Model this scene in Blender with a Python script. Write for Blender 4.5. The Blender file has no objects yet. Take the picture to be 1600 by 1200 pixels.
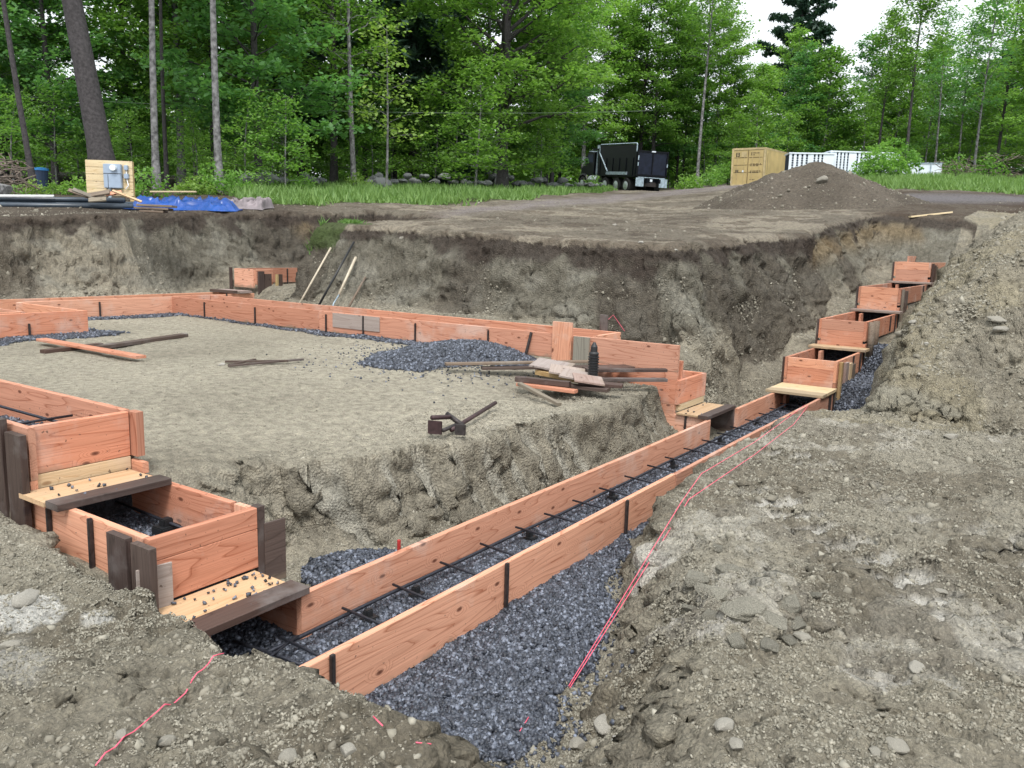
import bpy, bmesh, math, random
import numpy as np
from mathutils import Matrix, Vector
random.seed(7); RG=np.random.default_rng(11)
SC=bpy.context.scene; COL=SC.collection
# ---------------- camera ----------------
RIGHT=Vector((0.5649,-0.8243,0.0284)); UP=Vector((0.1209,0.1165,0.9858)); FWD=Vector((0.8162,0.5541,-0.1656))
FWD.normalize(); RIGHT=(RIGHT-FWD*RIGHT.dot(FWD)).normalized(); UP=RIGHT.cross(FWD).normalized()
CZ=1.73
cd=bpy.data.cameras.new('camera'); cam=bpy.data.objects.new('camera',cd); COL.objects.link(cam)
cam.matrix_world=Matrix(((RIGHT.x,UP.x,-FWD.x,0),(RIGHT.y,UP.y,-FWD.y,0),(RIGHT.z,UP.z,-FWD.z,CZ),(0,0,0,1)))
cd.sensor_width=36; cd.lens=1284/1600*36; cd.clip_start=.05; cd.clip_end=900
SC.camera=cam
# ---------------- world, sun, exposure ----------------
SUN_EL,SUN_AZ=math.radians(58),math.radians(215)     # azimuth measured from +X, counter-clockwise
w=bpy.data.worlds.new('World'); SC.world=w; w.use_nodes=True; nt=w.node_tree
bg=nt.nodes['Background']; sky=nt.nodes.new('ShaderNodeTexSky'); sky.sky_type='NISHITA'; sky.sun_disc=False
sky.sun_elevation=SUN_EL; sky.sun_rotation=math.radians(90)-SUN_AZ; sky.dust_density=6; sky.air_density=1.2; sky.ozone_density=1
hs=nt.nodes.new('ShaderNodeHueSaturation'); hs.inputs['Saturation'].default_value=.22
# overcast: an even cloud deck flattens the clear-sky gradient
mx=nt.nodes.new('ShaderNodeMixRGB'); mx.inputs[0].default_value=.6; mx.inputs[2].default_value=(7.4,7.9,8.2,1)
nt.links.new(sky.outputs[0],hs.inputs['Color']); nt.links.new(hs.outputs[0],mx.inputs[1]); nt.links.new(mx.outputs[0],bg.inputs[0])
bg.inputs[1].default_value=.142
sl=bpy.data.lights.new('sun','SUN'); sl.energy=1.6; sl.angle=math.radians(14); sl.color=(1,.96,.9)
so=bpy.data.objects.new('sun',sl); COL.objects.link(so)
sd=Vector((math.cos(SUN_AZ)*math.cos(SUN_EL),math.sin(SUN_AZ)*math.cos(SUN_EL),math.sin(SUN_EL)))
so.rotation_euler=sd.to_track_quat('Z','Y').to_euler()
SC.view_settings.view_transform='Standard'; SC.view_settings.look='None'; SC.view_settings.gamma=1
SC.view_settings.exposure=.62
# ---------------- noise ----------------
def hsh(i,j,k=0,s=0):
    h=(i.astype(np.int64)*374761393+j.astype(np.int64)*668265263+np.asarray(k).astype(np.int64)*2147483647+s*974711)&0xffffffff
    h=((h^(h>>13))*1274126177)&0xffffffff; h=h^(h>>16)
    return (h&0xffff)/65535.0
def vn(x,y,s=0):
    xi=np.floor(x); yi=np.floor(y); fx=x-xi; fy=y-yi
    fx=fx*fx*fx*(fx*(fx*6-15)+10); fy=fy*fy*fy*(fy*(fy*6-15)+10)
    a=hsh(xi,yi,0,s); b=hsh(xi+1,yi,0,s); c=hsh(xi,yi+1,0,s); d=hsh(xi+1,yi+1,0,s)
    return (a+(b-a)*fx+(c-a)*fy+(a-b-c+d)*fx*fy)*2-1
def vn3(x,y,z,s=0):
    zi=np.floor(z); f=z-zi; f=f*f*(3-2*f)
    def lay(k):
        xi=np.floor(x); yi=np.floor(y); fx=x-xi; fy=y-yi; fx=fx*fx*(3-2*fx); fy=fy*fy*(3-2*fy)
        a=hsh(xi,yi,k,s); b=hsh(xi+1,yi,k,s); c=hsh(xi,yi+1,k,s); d=hsh(xi+1,yi+1,k,s)
        return a+(b-a)*fx+(c-a)*fy+(a-b-c+d)*fx*fy
    A=lay(zi); B=lay(zi+1); return (A+(B-A)*f)*2-1
def fbm(x,y,f0,n,s=0,g=.5):
    r=0; a=1; c,sn=.8,.6
    for i in range(n):
        r=r+a*vn(x*f0,y*f0,s+i); x,y=c*x-sn*y,sn*x+c*y; f0*=2.03; a*=g
    return r
def ss(t): t=np.clip(t,0,1); return t*t*(3-2*t)
# ---------------- terrain height ----------------
FH=np.array([.8274,.5617]); RH=np.array([.5649,-.8243])
def grade(x,y):
    D=FH[0]*x+FH[1]*y; L=RH[0]*x+RH[1]*y; u=L/np.maximum(D,1)
    s=.085+.125*np.clip(u-.17,0,.3)
    s=np.where(D>12,s,.03)
    g=1.83+s*np.where(D>70,58+(D-70)*.35,D-12)
    return g+.06*fbm(x,y,.25,3,50)*ss((D-9)/4)
def rect(x,y,x0,x1,y0,y1,wl,wr,wb,wt):
    return np.minimum(np.minimum(ss((x-x0)/wl+1),ss((x1-x)/wr+1)),np.minimum(ss((y-y0)/wb+1),ss((y1-y)/wt+1)))
def inter(x,pts): return np.interp(x,[p[0] for p in pts],[p[1] for p in pts])
CREST=[(0,.2),(1.9,.55),(2.6,.75),(3.2,.95),(3.75,1.35),(4.3,1.68),(4.75,1.9),(5.7,2.07),(6.5,2.16),(7.6,2.2),(8.2,2.12),(8.7,1.6),(9.5,1.42),(30,1.4)]
FOOT=[(0,1.3),(2.0,1.35),(2.7,1.5),(3.1,1.58),(3.6,1.7),(4.1,1.95),(4.8,2.15),(5.7,2.27),(6.6,2.31),(8.1,2.33),(8.6,1.95),(9.3,1.75),(30,1.72)]
PILES=[(7.55,5.95,.85,.62,.17),(7.85,5.45,.5,.5,.10),(6.85,6.05,.5,.45,.05),(3.42,3.40,.36,.30,.10)]
def groove(x,y): return ss((np.sin(x*23+(y-3.3)*5+1.5*fbm(x,x*0,1.2,2,93))-.1)/.3)*ss((fbm(x,x*0+3,.9,2,95)+.45)/.2)
def tread(x,y):
    a=np.array([-.64,-.768]); u=(x-6.2)*a[0]+(y-1.9)*a[1]; v=(x-6.2)*a[1]-(y-1.9)*a[0]; v=v+.05*np.sin(u*1.3)
    k=0
    for v0 in (-.15,.62,1.9): k=np.maximum(k,ss((.21-np.abs(v-v0))/.03)*ss((np.sin(u*2*math.pi/.23+(2.0 if v0>0 else 0)+8*np.abs(v-v0))+.25)/.3))
    return k*ss((y+2.5)/1)*ss((2.0-y)/.3)*ss((x-3.2)/.6)*ss((8.0-x)/.5)*ss(.55+fbm(x,y,1.6,2,94))
def height(x,y,detail=True,parts=False):
    x=np.asarray(x,float); y=np.asarray(y,float)
    wx=.10*fbm(x,y,.9,3,3)+.035*fbm(x,y,5,2,9); wy=.10*fbm(x,y,.9,3,23)+.035*fbm(x,y,5,2,29)
    X=x+wx; Y=y+wy
    g=grade(x,y)
    # the big heap south of the flight of steps
    zm=np.interp(X+.25*fbm(x,y,.8,2,33),[7.9,8.35,8.8,9.4,10.3,12.3,17.3,22],[.12,.22,.62,1.0,1.34,1.72,2.25,2.5])+(.42*ss((1.5-y)/.8)-.25*ss((.3-y)/3)*ss((11-x)/2))*ss((x-8.9)/2)
    km=ss((2.3-y)/.3)*ss((x-8)/.3)*ss((24-x)/5); g=g*(1-km)+zm*km
    # pit mask
    wr1=.75
    m=rect(X,Y,-60,9.42,3.2,13.35,1,wr1,.8,.75)
    m=np.maximum(m,rect(X,Y,-60,8.2,-60,3.9,1,.5,1,.8))
    m=np.maximum(m,rect(X,Y,8,19.6,1.72,3.62,.5,2.0,.38,.8))
    m=np.maximum(m,rect(X,Y,8.5,13.6,11.5,13.35,.5,1.2,.4,.75))
    # floor
    slab=.30+.14*ss((y-3.8)/3.4)-.03*ss((x-7.0)/.8)*ss((5-y)/1.5)
    slab=slab+.018*fbm(x,y,.8,3,60)
    near=.17+.05*ss((x-3.5)/2)+.02*fbm(x,y,.8,2,61)+.03*ss((.9-y)/2)*ss((x-2)/3)
    leftm=.235+.03*fbm(x,y,1.1,2,62)
    fl=np.where(y>3.0,slab,near)
    # left mound (camera side of the left footing)
    lm=ss((1.9-X)/.22+.5)*ss((y-.9+.25*(x-1))/1.0)
    fl=fl*(1-lm)+np.minimum(leftm,9)*lm
    # sloping dig between left footing and slab
    side=ss((3.12+.08*wx-X)/.42)*ss((5.3-y)/.9)*(X>1.9)*(y>2.9)
    zl=np.where(y<3.42,-.27,np.where(y<4.5,.05,.38)); 
    zr=-.26+.62*ss((y-3.35)/1.25)
    fl=fl*(1-side)+zr*side
    # left footing inside and its outer strip
    inL=(x>2.0)*(x<2.66)*(y>2.9)
    zin=np.where(y<3.40,-.25,np.where(y<4.49,.10,.47))
    outL=ss((X-1.80)/.12)*(x<=2.04)*(y>2.3)
    zo=np.where(y<3.3,-.1,np.where(y<4.3,.03,.16+.1*ss((y-4.3)/.6)))
    fl=np.where(x<=2.04,fl*(1-outL)+np.minimum(fl,zo)*outL,fl)
    # main trench
    cr=inter(X,CREST); ft=inter(X,FOOT)
    tn=ss((Y-cr)/(ft-cr)); tn=np.where(X<2.3,tn*ss((X-1.82)/.32),tn)
    far_foot=np.interp(x,[2.6,3.3,3.9,4.8,6,8,8.2,12],[3.4,3.8,3.38,3.10,3.07,3.08,3.15,3.3])
    far_w=np.interp(x,[2.6,3.3,4,6,8],[.9,.5,.40,.36,.36])
    q_=np.clip((far_foot+.12+.05*vn(x*3,y*3,34)-y-.5*(Y-y))/far_w+1,0,1); tf=(1-(1-q_)**1.7)*(x>1.9); tf=np.where(x<3.3,ss(q_),tf)
    tf=np.where((x>8.12)&(x<8.95),ss((4.3-y)/1.3),tf)
    tr=tn*tf*ss((11.1-x)/.3+1)
    tz=-.285+.018*fbm(x,y,1.3,3,70)
    # the gully floor climbs towards the camera
    tz=tz+.30*ss((1.45-y)/1.1)*(x<3.4)
    fl=fl*(1-tr)+tz*tr
    inT=(x>2.1)*(x<11.0)*(y>2.45)*(y<3.02)
    fl=np.where(inT,-.245+.012*fbm(x,y,2,2,71),fl)
    fl=np.where(inL>0,zin+.012*fbm(x,y,2,2,72),fl)
    # strip behind back form
    bw=ss((x-8.93)/.08)*(y>3.3)*ss((y-3.2)/1.2)
    # right trench steps
    st=np.interp(x,[10.9,11.3,12.4,12.9,14.8,15.4,17.9,18.5,22],[-.27,.03,.07,.42,.47,.82,.9,1.28,1.45])
    inS=(x>10.9)*(y>1.2)*(y<4.6); fl=np.where(inS>0,st,fl)
    sw=(x>11.07)&(x<18.6)&(y>2.44)&(y<3.08)
    st2=np.where(x<12.62,.12,np.where(x<15.1,.54,np.where(x<18.2,.95,1.36)))
    fl=np.where(sw,st2,fl)
    fl=np.where((x>9.2)&(y>11.2),np.maximum(fl,.44+.42*ss((x-9.5)/.7)*ss((y-11.2)/.6)),fl)
    # talus at the foot of the cut walls
    tal=.30*np.exp(-((x-9.42)/.32)**2)*ss((y-3.8)/1.5)*ss((11.4-y)/.5)*(x>8.97)+.30*np.exp(-((y-3.9)/.28)**2)*(x>9.1)*(y>3.1)
    tal=tal+.28*np.exp(-((y-13.4)/.3)**2)*(y>13.1)
    # piles of gravel on the slab
    pl=0
    for px,py,rx,ry,h in PILES:
        q=((x-px)/rx)**2+((y-py)/ry)**2
        pl=pl+h*np.exp(-q*1.3)
    fl=fl+tal+pl*(x<8.13)
    z=g*(1-m)+fl*m
    # clay ledge and heave beside the near trench
    inform=inT+inL>0
    dirt=np.where(inform,.15,1)
    if detail:
        D=np.sqrt(x*x+y*y)
        steep=ss(4*m*(1-m)*1.0)
        nearT=4*tn*(1-tn)*(x<12)
        rough=.65+1.0*steep+1.6*nearT*np.where(y>3,.35,1)+.9*ss((2.4-y)/1.0)*(1-tn)+.6*ss((2.1-x)/.4)*(y>1)
        slabm=ss((y-4.4)/.8)*(x<8.1)*(1-steep); rough=np.where(slabm>0,rough*(1-.65*slabm),rough)
        rd=1-np.abs(fbm(x,y,6,3,84))*1.6; r=.020*fbm(x,y,1.9,3,80)-.013*np.clip(rd,0,1)**2+.008*fbm(x,y,19,2,88,.7)-.008*(1-np.abs(vn(x*17+2*vn(x*4,y*4,97),y*17,98)))**3
        # cracked, blocky clods
        cl=np.abs(fbm(x,y,9,2,90)); cl2=np.abs(fbm(x,y,4.2,2,99)); z=z+dirt*rough*(r+.007*ss((cl-.45)/.06)+.016*ss((cl2-.55)/.05)*ss((fbm(x,y,1.1,2,77)-.1)/.2))
        # bucket-tooth grooves down the slab face
        gm=4*tf*(1-tf)*(x>3.5)*(x<8.1)*(y>3)*(y<4.6)
        gv=groove(x,y); z=z-ss(gm*1.8)*.08*gv-gm*.05*np.abs(fbm(x,y,5,3,96))*(1-gv)
        z=z-.04*tread(x,y)*(1-tr)*(y<2.2)
        # the caved ledge in the near bank
        led=np.exp(-((x-3.55)/.5)**2-((y-1.15)/.28)**2); z=z+.09*led*ss((Y-1.0)/-.03+.5)+.03*led
    if parts: return z,m,g,tn,tf,lm
    return z
def hz(x,y): return float(height(np.array([x]),np.array([y]))[0])
def ray(px,py):
    v=RIGHT*(px-800)-UP*(py-600)+FWD*1284; return v
def atD(px,D):                      # ground point seen in column px at forward distance D
    p=FH*D+RH*((px-800)/1284*D); return float(p[0]),float(p[1])
def ground_hit(px,py,tmax=60):
    v=ray(px,py); v.normalize(); t=np.linspace(1.2,tmax,3000)
    X=v.x*t; Y=v.y*t; Z=CZ+v.z*t; h=height(X,Y); i=np.argmax(Z<h)
    return float(X[i]),float(Y[i]),float(h[i])
# ---------------- materials ----------------
def mat(name): 
    m=bpy.data.materials.new(name); m.use_nodes=True; n=m.node_tree; b=n.nodes['Principled BSDF']; return m,n,b
def nd(n,t,**k):
    x=n.nodes.new('ShaderNode'+t)
    for a,v in k.items(): setattr(x,a,v)
    return x
def ramp(n,stops):
    r=nd(n,'ValToRGB'); e=r.color_ramp.elements
    while len(e)<len(stops): e.new(.5)
    for q,(p,c) in zip(e,stops): q.position=p; q.color=(*c,1)
    return r
def simple(name,c,rough=.6,metal=0,var=.15,scale=8,bump=.0,spec=.5):
    m,n,b=mat(name); tc=nd(n,'TexCoord'); no=nd(n,'TexNoise'); no.inputs['Scale'].default_value=scale; no.inputs['Detail'].default_value=6
    n.links.new(tc.outputs['Object'],no.inputs['Vector'])
    r=ramp(n,[(.3,tuple(v*(1-var) for v in c)),(.7,tuple(min(1,v*(1+var)) for v in c))])
    n.links.new(no.outputs[0],r.inputs[0]); n.links.new(r.outputs[0],b.inputs['Base Color'])
    b.inputs['Roughness'].default_value=rough; b.inputs['Metallic'].default_value=metal; b.inputs['Specular IOR Level'].default_value=spec
    if bump:
        bp=nd(n,'Bump'); bp.inputs['Strength'].default_value=bump; bp.inputs['Distance'].default_value=.02
        n.links.new(no.outputs[0],bp.inputs['Height']); n.links.new(bp.outputs[0],b.inputs['Normal'])
    return m
def wood(name,light,dark,knot,grain=1.0,mud=.35,rough=.75,mudcol=(.62,.55,.5)):
    m,n,b=mat(name); L=n.links
    tc=nd(n,'TexCoord'); oi=nd(n,'ObjectInfo'); ad=nd(n,'VectorMath',operation='ADD'); mu=nd(n,'VectorMath',operation='MULTIPLY')
    cb=nd(n,'CombineXYZ'); 
    mm=nd(n,'Math',operation='MULTIPLY'); mm.inputs[1].default_value=37.0; L.new(oi.outputs['Random'],mm.inputs[0])
    for i in range(3): L.new(mm.outputs[0],cb.inputs[i])
    L.new(tc.outputs['Object'],ad.inputs[0]); L.new(cb.outputs[0],ad.inputs[1]); P=ad.outputs[0]
    # flat-sawn grain: distorted bands stretched along the board
    mu.inputs[1].default_value=(.55,5,5); L.new(P,mu.inputs[0])
    n1=nd(n,'TexNoise'); n1.inputs['Scale'].default_value=1.0; n1.inputs['Detail'].default_value=2; L.new(mu.outputs[0],n1.inputs['Vector'])
    kn=nd(n,'TexVoronoi'); kn.inputs['Scale'].default_value=2.6; kn.feature='F1'
    kn.voronoi_dimensions='2D'; ks=nd(n,'SeparateXYZ'); L.new(P,ks.inputs[0]); kx=nd(n,'Math',operation='MULTIPLY'); kx.inputs[1].default_value=.8; kz=nd(n,'Math',operation='MULTIPLY'); kz.inputs[1].default_value=1.7
    L.new(ks.outputs[0],kx.inputs[0]); L.new(ks.outputs[2],kz.inputs[0]); mk=nd(n,'CombineXYZ'); L.new(kx.outputs[0],mk.inputs[0]); L.new(kz.outputs[0],mk.inputs[1]); L.new(mk.outputs[0],kn.inputs['Vector'])
    kd=nd(n,'MapRange'); kd.inputs['From Min'].default_value=0; kd.inputs['From Max'].default_value=.20; kd.inputs['To Min'].default_value=.30; kd.inputs['To Max'].default_value=0
    L.new(kn.outputs['Distance'],kd.inputs['Value'])
    sm=nd(n,'Math',operation='ADD'); L.new(n1.outputs[0],sm.inputs[0]); L.new(kd.outputs[0],sm.inputs[1])
    fr=nd(n,'Math',operation='MULTIPLY'); fr.inputs[1].default_value=15*grain; L.new(sm.outputs[0],fr.inputs[0])
    pg=nd(n,'Math',operation='FRACT'); L.new(fr.outputs[0],pg.inputs[0])
    fine=nd(n,'TexNoise'); fine.inputs['Scale'].default_value=1; fine.inputs['Detail'].default_value=5
    mf=nd(n,'VectorMath',operation='MULTIPLY'); mf.inputs[1].default_value=(2.5,120,120); L.new(P,mf.inputs[0]); L.new(mf.outputs[0],fine.inputs['Vector'])
    gr=ramp(n,[(0,dark),(.10,light),(.75,tuple(.5*(a+b_) for a,b_ in zip(light,tuple(l*.93 for l in light)))),(1,tuple(.55*a+.45*b_ for a,b_ in zip(light,dark)))]); L.new(pg.outputs[0],gr.inputs[0])
    fm=nd(n,'MixRGB',blend_type='MULTIPLY'); fm.inputs[0].default_value=.55; fr2=ramp(n,[(.3,(.72,.68,.64)),(.65,(1.08,1.06,1.04))]); L.new(fine.outputs[0],fr2.inputs[0])
    L.new(gr.outputs[0],fm.inputs[1]); L.new(fr2.outputs[0],fm.inputs[2])
    # per-board tone
    tone=ramp(n,[(0,(.70,.66,.66)),(.3,(1.05,.90,.84)),(.5,(.86,.90,.95)),(.75,(1.12,1.08,1.02)),(1,(1.22,1.34,1.42))]); L.new(oi.outputs['Random'],tone.inputs[0])
    tm=nd(n,'MixRGB',blend_type='MULTIPLY'); tm.inputs[0].default_value=1; L.new(fm.outputs[0],tm.inputs[1]); L.new(tone.outputs[0],tm.inputs[2])
    # knots
    kr=ramp(n,[(.0,(1,1,1)),(.035,(.8,.8,.8)),(.062,(0,0,0))]); L.new(kn.outputs['Distance'],kr.inputs[0])
    ksel=nd(n,'Math',operation='GREATER_THAN'); ksel.inputs[1].default_value=.42; kc=nd(n,'SeparateColor'); L.new(kn.outputs['Color'],kc.inputs[0]); L.new(kc.outputs[0],ksel.inputs[0])
    km=nd(n,'Math',operation='MULTIPLY'); L.new(kr.outputs[0],km.inputs[0]); L.new(ksel.outputs[0],km.inputs[1])
    k2=nd(n,'MixRGB'); k2.inputs[2].default_value=(*knot,1); L.new(km.outputs[0],k2.inputs[0]); L.new(tm.outputs[0],k2.inputs[1])
    # dried mud and pale bleached patches
    n2=nd(n,'TexNoise'); n2.inputs['Scale'].default_value=1.7; n2.inputs['Detail'].default_value=7; n2.inputs['Roughness'].default_value=.65; L.new(P,n2.inputs['Vector'])
    r2=ramp(n,[(.53,(0,0,0)),(.66,(mud,)*3)]); L.new(n2.outputs[0],r2.inputs[0])
    k3=nd(n,'MixRGB'); k3.inputs[2].default_value=(*mudcol,1); L.new(r2.outputs[0],k3.inputs[0]); L.new(k2.outputs[0],k3.inputs[1])
    # dirty specks
    n3=nd(n,'TexNoise'); n3.inputs['Scale'].default_value=46; n3.inputs['Detail'].default_value=2; L.new(P,n3.inputs['Vector'])
    r3=ramp(n,[(.70,(0,0,0)),(.74,(.75,.75,.75))]); L.new(n3.outputs[0],r3.inputs[0])
    k4=nd(n,'MixRGB'); k4.inputs[2].default_value=(.09,.06,.045,1); L.new(r3.outputs[0],k4.inputs[0]); L.new(k3.outputs[0],k4.inputs[1])
    spx=nd(n,'SeparateXYZ'); L.new(tc.outputs['Object'],spx.inputs[0]); n5=nd(n,'TexNoise'); n5.inputs['Scale'].default_value=7; n5.inputs['Detail'].default_value=6; L.new(P,n5.inputs['Vector'])
    ma=nd(n,'Math',operation='MULTIPLY_ADD'); ma.inputs[1].default_value=.16; L.new(n5.outputs[0],ma.inputs[0]); L.new(spx.outputs[2],ma.inputs[2])
    lo=nd(n,'MapRange'); lo.inputs['From Min'].default_value=-.075; lo.inputs['From Max'].default_value=-.035; lo.inputs['To Min'].default_value=.62; lo.inputs['To Max'].default_value=0; L.new(ma.outputs[0],lo.inputs['Value'])
    k5=nd(n,'MixRGB'); k5.inputs[2].default_value=(.22,.175,.13,1); L.new(lo.outputs[0],k5.inputs[0]); L.new(k4.outputs[0],k5.inputs[1]); L.new(k5.outputs[0],b.inputs['Base Color']); b.inputs['Roughness'].default_value=rough; b.inputs['Specular IOR Level'].default_value=.3
    bp=nd(n,'Bump'); bp.inputs['Strength'].default_value=.35; bp.inputs['Distance'].default_value=.004; L.new(fine.outputs[0],bp.inputs['Height']); L.new(bp.outputs[0],b.inputs['Normal'])
    return m
M={}
M['fir']=wood('fir_board',(.60,.305,.205),(.33,.12,.065),(.11,.035,.02))
M['fir_pale']=wood('pale_board',(.62,.50,.32),(.47,.33,.18),(.28,.17,.09),grain=.5,mud=.25)
M['ply']=wood('plywood',(.60,.47,.30),(.48,.34,.19),(.34,.23,.13),grain=.35,mud=.3,mudcol=(.35,.31,.26))
M['dark_wood']=wood('wet_dark_board',(.085,.062,.055),(.045,.032,.028),(.03,.02,.02),grain=.8,mud=.55,rough=.5,mudcol=(.20,.185,.18))
M['grey_wood']=wood('weathered_board',(.20,.175,.14),(.12,.10,.08),(.06,.05,.04),grain=.8,mud=.4,mudcol=(.3,.28,.25))
M['grey_ply']=wood('weathered_plywood',(.34,.29,.27),(.26,.21,.19),(.12,.09,.08),grain=.35,mud=.3,mudcol=(.48,.45,.42))
M['yellow_wood']=wood('treated_board',(.50,.37,.18),(.38,.25,.10),(.15,.07,.03),grain=.5,mud=.1)
M['steel']=simple('rusty_dark_steel',(.045,.038,.038),.55,.4,.4,40,.2)
M['rebar']=simple('black_rebar',(.035,.038,.05),.5,.5,.3,60,.2)
M['black_plastic']=simple('black_plastic',(.015,.016,.018),.4,0,.1)
M['grey_pipe']=simple('slate_pipe',(.04,.055,.075),.35,0,.2,6)
M['white_pvc']=simple('white_pipe',(.78,.79,.8),.35)
M['pink']=simple('pink_line',(.85,.12,.2),.6,0,.15,30)
M['meter']=simple('grey_blue_enamel',(.33,.41,.52),.4,.1,.06)
M['glass']=simple('meter_glass',(.72,.78,.8),.15)
M['black_paint']=simple('black_paint',(.004,.005,.008),.35,.0,.2,3,spec=.2)
M['navy_paint']=simple('dusty_dark_paint',(.010,.014,.028),.45,.0,.35,3,spec=.25)
M['tyre']=simple('tyre_rubber',(.012,.012,.013),.8)
M['chrome']=simple('bright_metal',(.62,.66,.70),.3,.75,.2,5)
M['flap']=simple('dull_aluminium',(.36,.45,.52),.45,.3,.35,7)
M['tan']=simple('tan_paint',(.49,.375,.17),.6,0,.14,1.2)
M['tan2']=simple('faded_tan_paint',(.50,.40,.22),.65,0,.25,2.5)
M['decal']=simple('dark_decal',(.06,.045,.03),.7)
M['tan_dark']=simple('dark_seal',(.13,.09,.04),.7)
M['white_paint']=simple('white_paint',(.70,.77,.84),.5,0,.08,1.5)
M['dark_gap']=simple('dark_interior',(.02,.035,.06),.9)
M['tarp']=simple('blue_tarp',(.010,.060,.27),.32,0,.35,2.5)
M['tarp_grey']=simple('muddy_tarp',(.21,.18,.19),.6,0,.4,3)
M['bin']=simple('blue_plastic',(.02,.16,.40),.4)
M['bin_dark']=simple('dark_blue_plastic',(.012,.03,.07),.5)
M['pale_handle']=simple('pale_handle',(.50,.44,.34),.6,0,.15,20)
M['brown_steel']=simple('rust_brown_steel',(.055,.03,.032),.55,.3,.4,20,.2)
M['cable']=simple('grey_cable',(.16,.20,.17),.6)
M['red_cap']=simple('red_plastic',(.35,.03,.03),.4)
def stone_mat(name,a,b_,rough=.8,spec=.5):
    m,n,b=mat(name); g=nd(n,'NewGeometry'); tc=nd(n,'TexCoord'); no=nd(n,'TexNoise'); no.inputs['Scale'].default_value=18; no.inputs['Detail'].default_value=6
    n.links.new(tc.outputs['Object'],no.inputs['Vector']); oi=nd(n,'ObjectInfo')
    ad=nd(n,'Math',operation='ADD'); n.links.new(g.outputs['Random Per Island'],ad.inputs[0]); n.links.new(oi.outputs['Random'],ad.inputs[1])
    fr=nd(n,'Math',operation='FRACT'); n.links.new(ad.outputs[0],fr.inputs[0])
    r=ramp(n,[(0,a),(.75,tuple(.66*p+.34*q for p,q in zip(a,b_))),(1,b_)]); n.links.new(fr.outputs[0],r.inputs[0])
    r2=ramp(n,[(.3,(.75,.75,.75)),(.7,(1.2,1.2,1.2))]); n.links.new(no.outputs[0],r2.inputs[0])
    mu=nd(n,'MixRGB',blend_type='MULTIPLY'); mu.inputs[0].default_value=1; n.links.new(r.outputs[0],mu.inputs[1]); n.links.new(r2.outputs[0],mu.inputs[2])
    n.links.new(mu.outputs[0],b.inputs['Base Color']); b.inputs['Roughness'].default_value=rough; b.inputs['Specular IOR Level'].default_value=spec
    bp=nd(n,'Bump'); bp.inputs['Strength'].default_value=.4; bp.inputs['Distance'].default_value=.01; n.links.new(no.outputs[0],bp.inputs['Height']); n.links.new(bp.outputs[0],b.inputs['Normal'])
    return m
M['gravel']=stone_mat('blue_gravel',(.013,.016,.024),(.21,.235,.295),.5,.5)
M['clod']=stone_mat('dry_clod',(.20,.184,.148),(.34,.32,.265),.95,.2)
M['crumb']=stone_mat('earth_crumb',(.21,.196,.158),(.36,.338,.28),.95,.1)
M['rock']=stone_mat('field_stone',(.24,.225,.19),(.37,.355,.325),.9,.2)
M['wallrock']=stone_mat('lichen_stone',(.11,.115,.12),(.25,.26,.26),.85,.3)
def ground_mat():
    m,n,b=mat('dirt'); L=n.links
    at=nd(n,'Attribute'); at.attribute_name='Col'; tc=nd(n,'TexCoord')
    def noise(sc,de,ro=.6):
        q=nd(n,'TexNoise'); q.inputs['Scale'].default_value=sc; q.inputs['Detail'].default_value=de; q.inputs['Roughness'].default_value=ro; L.new(tc.outputs['Object'],q.inputs['Vector']); return q
    a=noise(14,9,.7); r=ramp(n,[(.28,(.50,.50,.49)),(.5,(1,1,1)),(.70,(1.38,1.37,1.34))]); L.new(a.outputs[0],r.inputs[0])
    mu=nd(n,'MixRGB',blend_type='MULTIPLY'); mu.inputs[0].default_value=1; L.new(at.outputs['Color'],mu.inputs[1]); L.new(r.outputs[0],mu.inputs[2])
    v=nd(n,'TexVoronoi'); v.inputs['Scale'].default_value=55; L.new(tc.outputs['Object'],v.inputs['Vector'])
    vr=ramp(n,[(.0,(1.28,1.26,1.22)),(.25,(1,1,1)),(.6,(.84,.84,.85))]); L.new(v.outputs['Distance'],vr.inputs[0])
    m2=nd(n,'MixRGB',blend_type='MULTIPLY'); m2.inputs[0].default_value=.8; L.new(mu.outputs[0],m2.inputs[1]); L.new(vr.outputs[0],m2.inputs[2])
    L.new(m2.outputs[0],b.inputs['Base Color']); b.inputs['Roughness'].default_value=.95; b.inputs['Specular IOR Level'].default_value=.15
    c=noise(60,8,.7); h=nd(n,'Math',operation='ADD'); hm=nd(n,'Math',operation='MULTIPLY'); hm.inputs[1].default_value=2.2; L.new(a.outputs[0],hm.inputs[0]); L.new(hm.outputs[0],h.inputs[0]); L.new(c.outputs[0],h.inputs[1])
    vs=nd(n,'Math',operation='SUBTRACT'); L.new(h.outputs[0],vs.inputs[0]); L.new(v.outputs['Distance'],vs.inputs[1])
    bp=nd(n,'Bump'); bp.inputs['Strength'].default_value=.9; bp.inputs['Distance'].default_value=.03; L.new(vs.outputs[0],bp.inputs['Height']); L.new(bp.outputs[0],b.inputs['Normal'])
    return m
M['dirt']=ground_mat()
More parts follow.
